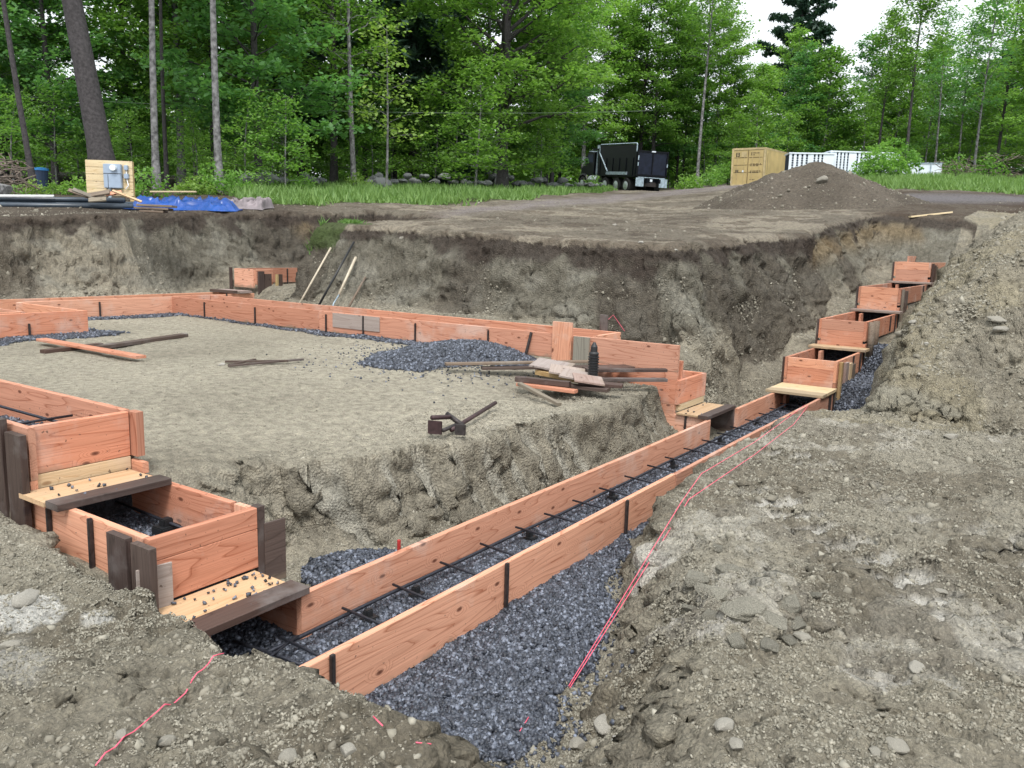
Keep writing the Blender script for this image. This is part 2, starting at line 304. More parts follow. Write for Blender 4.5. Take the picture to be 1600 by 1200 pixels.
def leaf_mat(name,a,b_,tr=.45,rough=.5):
    m,n,b=mat(name); L=n.links; g=nd(n,'NewGeometry'); oi=nd(n,'ObjectInfo')
    ad=nd(n,'Math',operation='ADD'); mu=nd(n,'Math',operation='MULTIPLY'); mu.inputs[1].default_value=.55; L.new(g.outputs['Random Per Island'],mu.inputs[0])
    m3=nd(n,'Math',operation='MULTIPLY'); m3.inputs[1].default_value=.45; L.new(oi.outputs['Random'],m3.inputs[0]); L.new(mu.outputs[0],ad.inputs[0]); L.new(m3.outputs[0],ad.inputs[1])
    r=ramp(n,[(0,a),(1,b_)]); L.new(ad.outputs[0],r.inputs[0]); L.new(r.outputs[0],b.inputs['Base Color']); b.inputs['Roughness'].default_value=rough; b.inputs['Specular IOR Level'].default_value=.3
    t=nd(n,'BsdfTranslucent'); tm=nd(n,'MixRGB',blend_type='MULTIPLY'); tm.inputs[0].default_value=1; tm.inputs[2].default_value=(1.25,1.35,.7,1); L.new(r.outputs[0],tm.inputs[1]); L.new(tm.outputs[0],t.inputs[0])
    mx=nd(n,'MixShader'); mx.inputs[0].default_value=tr; L.new(b.outputs[0],mx.inputs[1]); L.new(t.outputs[0],mx.inputs[2]); L.new(mx.outputs[0],n.nodes['Material Output'].inputs[0])
    return m
M['leaf']=leaf_mat('leaf_green',(.08,.185,.04),(.25,.42,.10),.5)
M['leaf_bright']=leaf_mat('leaf_fresh',(.11,.25,.05),(.28,.47,.13),.5)
M['leaf_cool']=leaf_mat('leaf_cool',(.06,.175,.06),(.18,.36,.13),.5)
M['leaf_yellow']=leaf_mat('leaf_yellow_green',(.15,.28,.06),(.30,.43,.12))
M['needle']=leaf_mat('needles',(.026,.062,.042),(.065,.125,.08),.2)
M['grass']=leaf_mat('grass_blades',(.09,.19,.05),(.24,.37,.12),.35)
M['bark']=simple('grey_bark',(.16,.158,.16),.9,0,.75,7,.9)
M['bark_dark']=simple('dark_bark',(.048,.043,.045),.9,0,.45,12,.8)
M['brush']=simple('dead_brush',(.15,.12,.10),.9,0,.4,9)
# ---------------- object helpers ----------------
def mesh_obj(name,verts,faces,material,parent=None,smooth=False,mw=None,colors=None):
    me=bpy.data.meshes.new(name); V=np.asarray(verts,np.float32).reshape(-1,3)
    if isinstance(faces,np.ndarray):
        k=faces.shape[1]; nf=len(faces); me.vertices.add(len(V)); me.vertices.foreach_set('co',V.ravel())
        me.loops.add(nf*k); me.loops.foreach_set('vertex_index',faces.astype(np.int32).ravel()); me.polygons.add(nf)
        me.polygons.foreach_set('loop_start',np.arange(0,nf*k,k,dtype=np.int32)); me.polygons.foreach_set('loop_total',np.full(nf,k,np.int32))
        me.update(calc_edges=True)
    else: me.from_pydata([tuple(v) for v in V.tolist()],[],[list(f) for f in faces]); me.update()
    if smooth: me.polygons.foreach_set('use_smooth',np.ones(len(me.polygons),bool))
    if colors is not None:
        ca=me.color_attributes.new('Col','FLOAT_COLOR','POINT'); ca.data.foreach_set('color',np.c_[colors,np.ones(len(colors))].astype(np.float32).ravel())
    me.materials.append(material); o=bpy.data.objects.new(name,me); COL.objects.link(o)
    if parent is not None:
        o.parent=parent; o.matrix_local=wm(parent).inverted()@(mw or Matrix())
    elif mw is not None: o.matrix_world=mw
    return o
def wm(o):
    m=Matrix.LocRotScale(o.location,o.rotation_euler,o.scale) if o.parent is None else wm(o.parent)@o.matrix_local
    return m
def tag(o,label=None,cat=None,group=None,kind=None):
    if label: o['label']=label
    if cat: o['category']=cat
    if group: o['group']=group
    if kind: o['kind']=kind
    return o
def empty(name,loc,label,cat,group=None,rz=0):
    o=bpy.data.objects.new(name,None); COL.objects.link(o); o.location=loc; o.rotation_euler=(0,0,rz); o.empty_display_size=.1
    return tag(o,label,cat,group)
def frame(a,b,up):
    X=(Vector(b)-Vector(a)); L=X.length; X.normalize(); U=Vector(up); Yv=U.cross(X).normalized(); Z=X.cross(Yv)
    c=(Vector(a)+Vector(b))/2
    return Matrix(((X.x,Yv.x,Z.x,c.x),(X.y,Yv.y,Z.y,c.y),(X.z,Yv.z,Z.z,c.z),(0,0,0,1))),L
def plank(parent,name,a,b,w,t=.038,up=(0,0,1),m='fir',bow=.004,ch=.003):
    """board from a to b (centre line), w along up, t thick"""
    mw,L=frame(a,b,up); n=max(2,int(L/.5)+1); xs=np.linspace(-L/2,L/2,n)
    hw,ht=w/2,t/2; ch=min(ch,ht*.4)
    sec=np.array([(-ht+ch,-hw),(ht-ch,-hw),(ht,-hw+ch),(ht,hw-ch),(ht-ch,hw),(-ht+ch,hw),(-ht,hw-ch),(-ht,-hw+ch)])
    ph=RG.uniform(0,6,2); V=[]; 
    for i,x in enumerate(xs):
        oy=bow*math.sin(ph[0]+x*1.3) if L>1.2 else 0; oz=.4*bow*math.sin(ph[1]+x*1.7) if L>1.2 else 0
        for s in sec: V.append((x,s[0]+oy,s[1]+oz))
    F=[]
    for i in range(n-1):
        for j in range(8):
            k=(j+1)%8; F.append((i*8+j,i*8+k,(i+1)*8+k,(i+1)*8+j))
    F.append(tuple(range(7,-1,-1))); F.append(tuple((n-1)*8+j for j in range(8)))
    return mesh_obj(name,V,F,M[m],parent,mw=mw)
def box_vf(c,d,R=None):
    c=np.array(c); d=np.array(d)/2; V=[]
    for i in (-1,1):
        for j in (-1,1):
            for k in (-1,1):
                v=d*np.array([i,j,k]); v=(R@v if R is not None else v)+c; V.append(v)
    return V,[(0,1,3,2),(4,6,7,5),(0,4,5,1),(2,3,7,6),(0,2,6,4),(1,5,7,3)]
class MB:
    def __init__(s): s.v=[]; s.f=[]
    def add(s,V,F):
        o=len(s.v); s.v+= [tuple(map(float,v)) for v in V]; s.f+=[tuple(i+o for i in f) for f in F]; return s
    def box(s,c,d,R=None): return s.add(*box_vf(c,d,R))
    def tube(s,pts,r,n=8,cap=True):
        P=[Vector(p) for p in pts]; R=r if hasattr(r,'__len__') else [r]*len(P); V=[];F=[]
        prev=None
        for i,p in enumerate(P):
            d=(P[min(i+1,len(P)-1)]-P[max(i-1,0)]).normalized()
            if prev is None:
                a=Vector((0,0,1)) if abs(d.z)<.9 else Vector((1,0,0)); u=d.cross(a).normalized()
            else: u=(prev-d*prev.dot(d)).normalized()
            prev=u; q=d.cross(u)
            for k in range(n):
                t=2*math.pi*k/n; V.append(p+(u*math.cos(t)+q*math.sin(t))*R[i])
        for i in range(len(P)-1):
            for k in range(n):
                l=(k+1)%n; F.append((i*n+k,i*n+l,(i+1)*n+l,(i+1)*n+k))
        if cap: F.append(tuple(range(n-1,-1,-1))); F.append(tuple((len(P)-1)*n+k for k in range(n)))
        return s.add(V,F)
    def build(s,name,m,parent=None,smooth=False,mw=None,bevel=0):
        o=mesh_obj(name,s.v,s.f,M[m] if isinstance(m,str) else m,parent,smooth,mw)
        if bevel:
            b=bmesh.new(); b.from_mesh(o.data); bmesh.ops.bevel(b,geom=b.edges[:],offset=bevel,segments=2,affect='EDGES',clamp_overlap=True); b.to_mesh(o.data); b.free()
        return o
# ---------------- terrain mesh ----------------
def spacing(segs):
    out=[segs[0][0]]
    for a,b,s0,s1 in segs:
        x=a
        while x<b-1e-6:
            f=(x-a)/(b-a); x=x+s0+(s1-s0)*f; out.append(min(x,b))
    return np.unique(np.round(out,5))
xs=spacing([(-14,0,1.4,.1),(0,.9,.05,.02),(.9,5.5,.016,.017),(5.5,9.3,.022,.025),(9.3,10.5,.022,.022),(10.5,20,.03,.07),(20,32,.09,.25),(32,75,.3,.8),(75,190,1.5,8)])
ys=spacing([(-70,-12,6,.6),(-12,-3,.4,.12),(-3,-.3,.08,.03),(-.3,4.6,.017,.018),(4.6,12.6,.035,.035),(12.6,14.6,.025,.03),(14.6,26,.08,.2),(26,60,.25,.8),(60,150,1.5,8)])
GX,GY=np.meshgrid(xs,ys,indexing='ij'); gx=GX.ravel(); gy=GY.ravel()
Z,m_,g_,tn_,tf_,lm_=height(gx,gy,True,True)
D_=np.sqrt(gx**2+gy**2)
# horizontal heave on the cut faces
dzx=np.gradient(Z.reshape(GX.shape),xs,axis=0).ravel(); dzy=np.gradient(Z.reshape(GX.shape),ys,axis=1).ravel()
steep=np.sqrt(dzx**2+dzy**2); st=ss((steep-.5)/1.2)
free=~((gx>1.95)&(gx<2.75)&(gy>2.3)|(gy>2.35)&(gy<3.1)&(gx>2)&(gx<22)|(gx>8.05)&(gx<9.05)&(gy>3)|(gy>12.35)&(gy<13.15)&(gx<12.9))
dsp=(.10*vn3(gx*2.2,gy*2.2,Z*3.4,5)+.09*(.5-np.abs(vn3(gx*4,gy*4,Z*8,6)))+.06*(.5-np.abs(vn3(gx*9,gy*9,Z*17,7)))+.035*vn3(gx*19,gy*19,Z*33,9))*st*free
nx=-dzx/np.sqrt(1+steep**2); ny=-dzy/np.sqrt(1+steep**2)
px_=gx+nx*dsp; py_=gy+ny*dsp
def mixc(c,d,t): t=np.clip(t,0,1)[:,None]; return c*(1-t)+np.array(d)*t
def gk0(x,y): return 1.0
n1=fbm(gx,gy,.7,4,100); n2=fbm(gx,gy,2.7,4,110); n3=vn3(gx*3,gy*3,Z*7,8); n4=fbm(gx,gy,.25,3,120)
Ccol=np.tile(np.array([.318,.295,.238]),(len(gx),1))*(1+.10*n1+.07*n2)[:,None]
Ccol=mixc(Ccol,(.215,.198,.16),ss((n2-.15)/.5)*.7)
Ccol=mixc(Ccol,(.60,.585,.54),ss((n1*.4+n2*.6-.14)/.12)*.8*(m_>.6)*(tn_<.6)*(gy<3)*(gx>3))
Ccol=mixc(Ccol,(.36,.34,.285),.6*(m_>.6)*(tn_<.2)*(gy<2.4)*(gx>3.3))           # dry pale patches
slabm=(gy>3.6)&(gx<8.2)&(m_>.9); Ccol=np.where(slabm[:,None],mixc(Ccol,(.45,.42,.345),.65+.3*n1),Ccol)
tdm=tread(gx,gy)*(gy<2.1)*(tn_<.3); n6=fbm(gx,gy,1.3,5,150,.6); Ccol=mixc(Ccol,(.17,.15,.115),ss((n6-.18)/.25)*.65*(m_>.6)*(gy<3.2)*(gk0(gx,gy)))
Ccol=mixc(Ccol,(.60,.59,.55),tdm*.9)
gvm=ss(4*tf_*(1-tf_)*2)*(gx>3.5)*(gx<8.1)*(gy>3)*(gy<4.6); Ccol=mixc(Ccol,(.40,.39,.34),gvm*groove(gx,gy)*.85); Ccol=mixc(Ccol,(.20,.185,.15),gvm*(1-groove(gx,gy))*.5)
wallm=4*m_*(1-m_); dep=g_-Z
heap=(gy<2.3)&(gx>8)&(gx<24)
Ccol=mixc(Ccol,(.185,.176,.145),ss(np.minimum(1,(1-m_)*4)*1.0)*(gx>8.3)*(~heap))
Ccol=mixc(Ccol,(.30,.27,.19),heap*ss((n1-.1)/.4)*.6)
far_w=(m_<.97)&((gx>9)|(gy>13))
Ccol=mixc(Ccol,(.30,.295,.255),ss((n3-.05)/.4)*.55*ss(wallm*2))
Ccol=mixc(Ccol,(.085,.072,.06),ss((fbm(gx,gy,.8,3,135)-.1)/.35)*.65*((gx>8.9)&(gy>3.2)|(gy>13.1))*(m_<.999))
Ccol=mixc(Ccol,(.27,.185,.085),ss((fbm(gx,gy,.55,2,130)-.15)/.3)*ss((.75-dep)/.4)*ss((dep-.1)/.2)*.45*(gx>5)*far_w*((gy>12.8)|(gx>14)))
Ccol=mixc(Ccol,(.062,.05,.043),ss((.34+.16*n3+.12*n2-dep)/.14)*ss((dep-.015)/.05)*.9*far_w*((gx>9)&(gy>2)|(gy>12)))
top=(m_<.06)&((gx+gy)>9)&(~heap)
Dh=FH[0]*gx+FH[1]*gy; Lh=RH[0]*gx+RH[1]*gy; U=Lh/np.maximum(Dh,1)
Ccol=np.where(top[:,None],mixc(mixc(np.tile([.185,.165,.135],(len(gx),1)),(.29,.26,.21),ss((n1+.3*n2)/.5+.3)),(.09,.07,.055),ss((n2-.05)/.4)*.6),Ccol)
Ccol=mixc(Ccol,(.085,.068,.056),.8*top*ss((U+.28)/-.08+1)*ss((Dh-12)/1))     # dark soil on the left rim
# muddy road
def band(D0,U0,wD): return 0
roadc=np.interp(U,[-.08,0,.1,.2,.3],[19.5,24,33,52,60]); roadw=np.interp(U,[-.08,0,.1,.2,.3],[1.4,3.0,6.0,11,10])
road=ss(1.25-np.abs(Dh-roadc)/roadw)*top*ss((U+.12)/.08)
road2=ss(1.2-np.abs(Dh-(25.5+8*(U-.45)))/2.8)*(U>.42)*top
rcol=np.array([.255,.23,.235]); tk=.5+.5*np.sin((Dh-roadc)/roadw*9+2*n1)
Ccol=mixc(Ccol,(.075,.055,.042),top*ss((U-.40)/.06)*ss((31-Dh)/2)*(.55+.4*ss(n1+.3)))
Ccol=mixc(Ccol,rcol,road*(.55+.4*tk)); Ccol=mixc(Ccol,(.20,.195,.215),road2*.75)
# grass ground
def grass_mask(x,y,n):
    D=FH[0]*x+FH[1]*y; u=(RH[0]*x+RH[1]*y)/np.maximum(D,1)
    lo=np.interp(u,[-.40,-.30,-.2,-.05,.02,.10,.13],[30,20,21.5,26,31,46,58]); a=ss((D-lo+1.2*n)/.8)*ss((.125-u)/.01)*ss((u+.345)/.03)
    lo2=np.interp(u,[.13,.2,.26,.38,.44,.5,.62],[72,70,66,40,33,30,30]); b=ss((D-lo2+1.5*n)/1)*(u>.13)
    return np.maximum(a,b)
gm_=grass_mask(gx,gy,n1)*top
Ccol=mixc(Ccol,(.06,.075,.03),gm_)
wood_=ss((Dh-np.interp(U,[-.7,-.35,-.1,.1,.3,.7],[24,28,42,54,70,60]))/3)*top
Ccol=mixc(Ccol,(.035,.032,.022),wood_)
tuft=(np.hypot(gx-10.4,gy-11.0)<.7)&(Z>1.6); Ccol=mixc(Ccol,(.07,.11,.035),tuft*.8)
# gravel stain
def gravel_mask(x,y):
    n=.06*fbm(x,y,3,3,140)
    ft=inter(x,FOOT); k=np.zeros_like(x)
    k=np.maximum(k,(x>2.08)*(x<11)*(y>2.46)*(y<2.99)*1.0)
    lim=inter(x,[(2.2,2.25),(2.33,1.98),(2.45,1.62),(2.75,1.50),(3.0,1.70),(3.4,1.78),(3.9,1.9),(4.2,2.12),(5,2.27),(6.4,2.36),(8.2,2.4)])
    k=np.maximum(k,ss((y-lim+n)/.06)*(y<2.44)*(x>2.24+n)*(x<8.2)*ss((y-1.3)/.1))
    k=np.maximum(k,(x>2.08)*(x<2.63)*(y>2.98)*(y<9)*1.0)
    for px,py,rx,ry,h in PILES: k=np.maximum(k,ss((1.28-((x-px)/rx)**2-((y-py)/ry)**2+4*n)/.4)*(x<8.16)*(y>3.05))
    k=np.maximum(k,ss((x-7.78+.3*n-.25*ss((y-7)/4))/.15)*(x<8.16)*(y>6)*(y<12.5))
    k=np.maximum(k,ss((y-12.05+n)/.2)*(y<12.44)*(x>5.4)*(x<8.2))
    k=np.maximum(k,ss((x-5.6+n)/-.3+1.4)*ss((y-10.05+2*n)/.25)*(y<10.62)*(x>3)*(x<6.1))
    k=np.maximum(k,ss((6.05-x+2*n)/.2)*(x>5.68)*(y>10.2)*(y<12.4))
    k=np.maximum(k,ss((y-1.78+n)/.1)*(y<2.42)*(x>8.55)*(x<13.6)*ss((13.3-x+6*n)/.3))
    k=np.maximum(k,(x>10.98)*(x<18.4)*(y>2.44)*(y<3.08)*1.0)
    k=np.maximum(k,(x>9.0)*(x<11)*(y>3.05)*(y<3.35)*.6)
    return k
gk=gravel_mask(gx,gy); Ccol=mixc(Ccol,(.035,.042,.06),gk*.92)
# chalky spill on the left mound
ch=np.maximum(ss((.05-((gx-1.43)**2*1.6+(gy-3.42)**2*.6)+.05*n2)/.015),ss((.006-((gx-1.62)**2+(gy-3.05)**2)+.006*n2)/.003))
ch2=ss((.05-((gx-1.35)**2+(gy-2.9)**2*.6)+.05*n2)/.05)*.45
Ccol=mixc(Ccol,(.66,.66,.63),np.maximum(ch*.85,ch2))
NX,NY=GX.shape; idx=np.arange(NX*NY).reshape(NX,NY)
F=np.stack([idx[:-1,:-1].ravel(),idx[1:,:-1].ravel(),idx[1:,1:].ravel(),idx[:-1,1:].ravel()],1)
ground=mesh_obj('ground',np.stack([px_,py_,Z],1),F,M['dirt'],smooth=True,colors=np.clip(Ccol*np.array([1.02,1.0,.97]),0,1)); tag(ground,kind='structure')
print('terrain',len(gx))
# ---------------- scattered stones ----------------
def ico():
    t=(1+5**.5)/2; V=np.array([(-1,t,0),(1,t,0),(-1,-t,0),(1,-t,0),(0,-1,t),(0,1,t),(0,-1,-t),(0,1,-t),(t,0,-1),(t,0,1),(-t,0,-1),(-t,0,1)])/math.sqrt(1+t*t)
    F=np.array([(0,11,5),(0,5,1),(0,1,7),(0,7,10),(0,10,11),(1,5,9),(5,11,4),(11,10,2),(10,7,6),(7,1,8),(3,9,4),(3,4,2),(3,2,6),(3,6,8),(3,8,9),(4,9,5),(2,4,11),(6,2,10),(8,6,7),(9,8,1)]); return V,F
IV,IF=ico()
CV=np.array([(i,j,k) for i in (-1,1) for j in (-1,1) for k in (-1,1)])*.62; CF=np.array([(0,1,3,2),(4,6,7,5),(0,4,5,1),(2,3,7,6),(0,2,6,4),(1,5,7,3)])
def scatter(name,P,S,tmpl,jit,m,flat=.7,smooth=False):
    TV,TF=tmpl; n=len(P); V=TV[None]*S[:,None,None]*(1+RG.uniform(-jit,jit,(n,len(TV),1)))*RG.uniform(.7,1.2,(n,1,3))
    if jit: V=V+RG.normal(0,.12,V.shape)*S[:,None,None]
    V[...,2]*=flat if tmpl is not None else 1
    q=RG.normal(size=(n,4)); q/=np.linalg.norm(q,axis=1)[:,None]; a,b,c,d=q.T
    R=np.stack([1-2*(c*c+d*d),2*(b*c-a*d),2*(b*d+a*c),2*(b*c+a*d),1-2*(b*b+d*d),2*(c*d-a*b),2*(b*d-a*c),2*(c*d+a*b),1-2*(b*b+c*c)],1).reshape(n,3,3)
    V=np.einsum('nij,nvj->nvi',R,V)+P[:,None,:]
    F=(TF[None]+(np.arange(n)*len(TV))[:,None,None]).reshape(-1,TF.shape[1])
    return mesh_obj(name,V.reshape(-1,3),F,M[m],smooth=smooth)
def gpoints(n,x0,x1,y0,y1,mask,thr=None):
    x=RG.uniform(x0,x1,n); y=RG.uniform(y0,y1,n); k=mask(x,y); r=RG.uniform(0,1,n)<k; return x[r],y[r]
GP=[];GS=[]
def gadd(n,x0,x1,y0,y1,s0,s1):
    x,y=gpoints(n,x0,x1,y0,y1,gravel_mask); s=RG.uniform(s0,s1,len(x))*.5; z=height(x,y); GP.append(np.stack([x,y,z+s*RG.uniform(-.1,.9,len(x))],1)); GS.append(s)
gadd(30000,2.05,4.5,2.4,3.02,.014,.032); gadd(15000,4.5,7.5,2.4,3.02,.016,.034); gadd(9000,7.5,11,2.4,3.02,.02,.04)
gadd(52000,2.2,4.6,1.35,2.44,.013,.031); gadd(9000,4.6,8.2,2.1,2.44,.016,.034)
gadd(12000,2.05,2.66,3,4.5,.015,.032); gadd(3000,2.05,2.66,4.5,6,.015,.032)
gadd(16000,3,4.3,3.15,4.3,.015,.034)
gadd(38000,5.8,8.16,4.8,7.2,.018,.038); gadd(7000,7.6,8.16,7,12.5,.022,.042); gadd(3500,5.4,8.16,12,12.45,.025,.045); gadd(7000,3,6.2,10,10.62,.022,.042); gadd(1200,5.65,6.1,10.6,12.4,.022,.042)
gadd(14000,8.5,13.7,1.7,2.44,.022,.042); gadd(9000,11.08,18,2.47,3.06,.025,.045); gadd(1500,9,11,3.05,3.35,.022,.04)
# strays spilled past the edge
x=RG.uniform(2.3,4.6,5000); y=RG.uniform(1.1,2.4,5000); k=gravel_mask(x,y+.12); r=(RG.uniform(0,1,5000)<.10+.5*k)&(y>inter(x,[(2.3,1.1),(3,1.4),(4.6,1.95)])); x,y=x[r],y[r]; s=RG.uniform(.006,.014,len(x)); GP.append(np.stack([x,y,height(x,y)+s*.4],1)); GS.append(s)
x=RG.normal(7.3,.6,1300); y=RG.normal(5.95,.6,1300); r=(x<8.1)&(x>5.3)&(y>4.3); x,y=x[r],y[r]; s=RG.uniform(.006,.014,len(x)); GP.append(np.stack([x,y,height(x,y)+s*.4],1)); GS.append(s)
tag(scatter('gravel',np.concatenate(GP),np.concatenate(GS),(CV*1.15,CF),.22,'gravel'),'dark blue crushed gravel bedding and piles along the forms','gravel',kind='stuff')
# clods
def clods():
    P=[];S=[]
    def ad(n,x0,x1,y0,y1,smin,al,smax,fn=None):
        x=RG.uniform(x0,x1,n); y=RG.uniform(y0,y1,n); k=1-gravel_mask(x,y); k*=.35+.65*ss(.5+fbm(x,y,1.5,2,200))
        if fn is not None: k=k*fn(x,y)
        bad=((x>1.98)&(x<2.7)&(y>2.9))|((y>2.38)&(y<3.08)&(x>2.05)); k[bad]=0
        r=RG.uniform(0,1,n)<k; x,y=x[r],y[r]; s=np.minimum(smin*(RG.uniform(0,1,len(x))+1e-6)**(-1/al),smax)*.5
        z=height(x,y); q=((x<9)&(y<12.8))|(z<1.5)|(y<2.2)|(x>11)&(y>5)&(RG.uniform(0,1,len(x))<.55)|(y>14.2); P.append(np.stack([x,y,z-s*.05],1)[q]); S.append(s[q])
    ad(60000,1.0,4.6,-.4,2.3,.0055,2.5,.05); ad(34000,4.6,8.6,-1.2,2.3,.008,2.5,.08)
    ad(34000,.5,2.0,1.3,5.0,.0055,2.6,.04)
    ad(11000,2.7,8.2,3.1,4.4,.008,2.5,.06); ad(9000,2.7,8.1,4.4,12,.008,2.8,.04)
    ad(18000,8.4,12.5,-3,1.7,.011,2.4,.10); ad(9000,12.5,22,-6,1.5,.016,2.4,.14)
    ad(9000,9.0,10.4,3.2,12.4,.011,2.5,.07); ad(8000,9.5,20,3.2,5,.012,2.5,.08); ad(4000,3,9,13,14.4,.013,2.5,.08)
    ad(16000,10.2,26,4.5,22,.015,2.5,.10,lambda x,y:1-grass_mask(x,y,0)); ad(5000,3,12,14,20,.015,2.5,.09,lambda x,y:1-grass_mask(x,y,0)); ad(5000,20,34,-8,4,.025,2.4,.15)
    return np.concatenate(P),np.concatenate(S)
cp,cs=clods(); kk=RG.uniform(0,1,len(cs))<np.where(cs>.012,.35,.8); cp,cs=cp[kk],cs[kk]
def fines():
    P=[];S=[]
    for n,x0,x1,y0,y1,a,b in ((110000,1.2,4.4,-.3,2.4,.005,.020),(42000,4.4,8.6,-1,2.4,.008,.026),(50000,.5,2.0,1.3,4.6,.005,.017),(14000,2.7,8.1,3.1,4.4,.01,.03),(26000,8.3,12.5,-2,1.8,.014,.045),(16000,8.9,10.4,3.3,12,.014,.05),(12000,9.5,18,3.3,5,.014,.05),(9000,3,9,13,14.4,.015,.05)):
        x=RG.uniform(x0,x1,n); y=RG.uniform(y0,y1,n); d=fbm(x,y,2.2,3,210); k=(1-gravel_mask(x,y))*ss((d+.25)/.5)*(1-.97*tread(x,y))*(1-.6*ss((fbm(x,y,.7,4,100)*.4+fbm(x,y,2.7,4,110)*.6-.12)/.16)); k[((x>1.98)&(x<2.7)&(y>2.9))|((y>2.38)&(y<3.08)&(x>2.05))]=0
        r=RG.uniform(0,1,n)<k; x,y=x[r],y[r]; s=a*.5*(b/a)**(RG.uniform(0,1,len(x))**2.2); z=height(x,y); q=((x<9)&(y<12.8))|(z<1.45)|(y<2.2); P.append(np.stack([x,y,z+s*.05],1)[q]); S.append(s[q])
    return np.concatenate(P),np.concatenate(S)
fp_,fs_=fines(); tag(scatter('dirt_crumbs',fp_,fs_,(CV*1.1,CF),.3,'crumb',.6),'fine angular crumbs of dry earth covering the dug banks','loose dirt',kind='stuff')
tag(scatter('dirt_clods',cp,cs,(IV,IF),.32,'clod',.62),'loose dry grey clods and pebbles scattered over the dug earth','loose dirt',kind='stuff')
print('stones',len(cp))
# individual stones
def rock_mesh(seed,sub=2,amp=.22,sc=(1,.8,.6)):
    b=bmesh.new(); bmesh.ops.create_icosphere(b,subdivisions=sub,radius=1); V=np.array([v.co[:] for v in b.verts]); 
    r=1+amp*vn3(V[:,0]*1.3+seed*7,V[:,1]*1.3,V[:,2]*1.3,seed)+amp*.4*vn3(V[:,0]*3.1,V[:,1]*3.1+seed,V[:,2]*3.1,seed+3)
    V=V*r[:,None]; 
    rr=np.random.default_rng(seed)
    for _ in range(7):
        d=rr.normal(size=3); d/=np.linalg.norm(d); q=V@d; lim=rr.uniform(.6,.88); k=q>lim; V[k]-=np.outer(q[k]-lim,d)*.9
    V=V*np.array(sc)
    for v,c in zip(b.verts,V): v.co=c
    me=bpy.data.meshes.new('stone'); b.to_mesh(me); b.free(); return me
ROCKS=[]
for i in range(5):
    me=rock_mesh(i+1,3,.2,(1,.8,.6)); me.materials.append(M['rock']); ROCKS.append(me)
WROCKS=[]
for i in range(5):
    me=rock_mesh(i+21,2,.25,(1,.85,.7)); me.materials.append(M['wallrock']); WROCKS.append(me)
def stone(px,py,wpx,label,flat=1.0,group=None,xyz=None,me=None,name='stone',cat='stone',sink=.48):
    x,y,z=xyz or ground_hit(px,py); D=x*FWD.x+y*FWD.y+(z-CZ)*FWD.z; s=wpx/2*D/1284
    o=bpy.data.objects.new(name,me or random.choice(ROCKS)); COL.objects.link(o); o.location=(x,y,z+s*(.55-sink)*flat); o.scale=(s,s,s*flat)
    o.rotation_euler=(random.uniform(-.2,.2),random.uniform(-.2,.2),random.uniform(0,6.3)); return tag(o,label,cat,group)
for a in [(42,940,46,'rounded grey stone on the left mound above the chalky patch',.9),(15,1010,34,'pale stone at the left edge below the white chalky patch',.8),
 (190,1160,26,'smooth bluish grey stone beside the red string near the bottom left',.9),(258,1166,34,'angular tan stone right of the red string at bottom left',.8),
 (452,1186,40,'dark grey stone at the bottom edge left of the gravel',.9),(546,1184,44,'rough grey stone at bottom edge, nearest the gravel on its left',.8),
 (948,1134,52,'flat pale stone, largest of the three where the gravel ends at the bottom',.6),(968,1164,40,'grey stone touching the flat pale stone at the bottom',.8),(902,1166,38,'dark angular stone among the last gravel at the bottom centre',.8),
 (1130,1136,36,'dark angular stone on the lower slope of the right bank',.8),(1150,1178,38,'pale pointed stone at the bottom edge of the right bank',.7),
 (1405,1170,42,'flat brownish stone low on the right bank',.5),(1370,1180,36,'grey flat stone at the bottom beside the brownish one',.5),(1432,1046,36,'pale blue white stone in the middle of the trampled right bank',.4),
 (1252,1000,30,'tan stone with a small white pebble below the clay ledge',.7),(1468,925,30,'rectangular tan block lying on the churned bank at right',.5),
 (1486,683,24,'small white stone at the top of the flat bank before the big mound',.6),(1142,756,10,'small pale cube shaped stone between the two strings',1),
 (1197,766,9,'small dark stone right of the pale cube shaped stone',.9),
 (1426,505,17,'grey stone high on the left flank of the right mound',.8),(1462,503,12,'small round stone on the right mound beside the grey one',.8),(1502,503,9,'small white stone on the middle of the right mound',.8),(1448,537,10,'round pebble like stone lower on the right mound flank',.9),
 (346,571,13,'brown stone lying on the slab ground by the thin dark sticks',1),(288,522,13,'dark wedge stone near the crossed boards toward the back form',.7),(206,557,9,'small dark stone beside the crossed boards',1),
 (672,613,13,'blue grey stone on the slab ground above the jack',.6),(485,580,8,'small brown stone right of the thin dark sticks',1),(749,590,12,'dark stone below the long strip near the lumber pile',.6),
 (770,643+30,11,'small grey stone behind the tubular handle of the jack',.6),(430,768,14,'pale stone on the slope beside the left footing',.9),(405,785,18,'tan stone just right of the second step form',.8),(370,772,20,'flat tan stone at the foot of the slab slope behind the step form',.6)]:
    stone(*a)
for a in [(1560,505,32,'upper of the two pale slabs of broken concrete stuck in the right mound',.45),(1562,522,28,'lower of the two pale slabs of broken concrete stuck in the right mound',.6)]:
    o=stone(*a,name='concrete_chunk',cat='concrete chunk',sink=-.2); o.active_material
M['clay']=simple('grey_clay',(.27,.256,.212),.95,0,.32,16,1.0,.1)
CH=[]
for i in range(4):
    me=rock_mesh(i+51,4,.34,(1,.8,.5)); me.materials.append(M['clay']); CH.append(me)
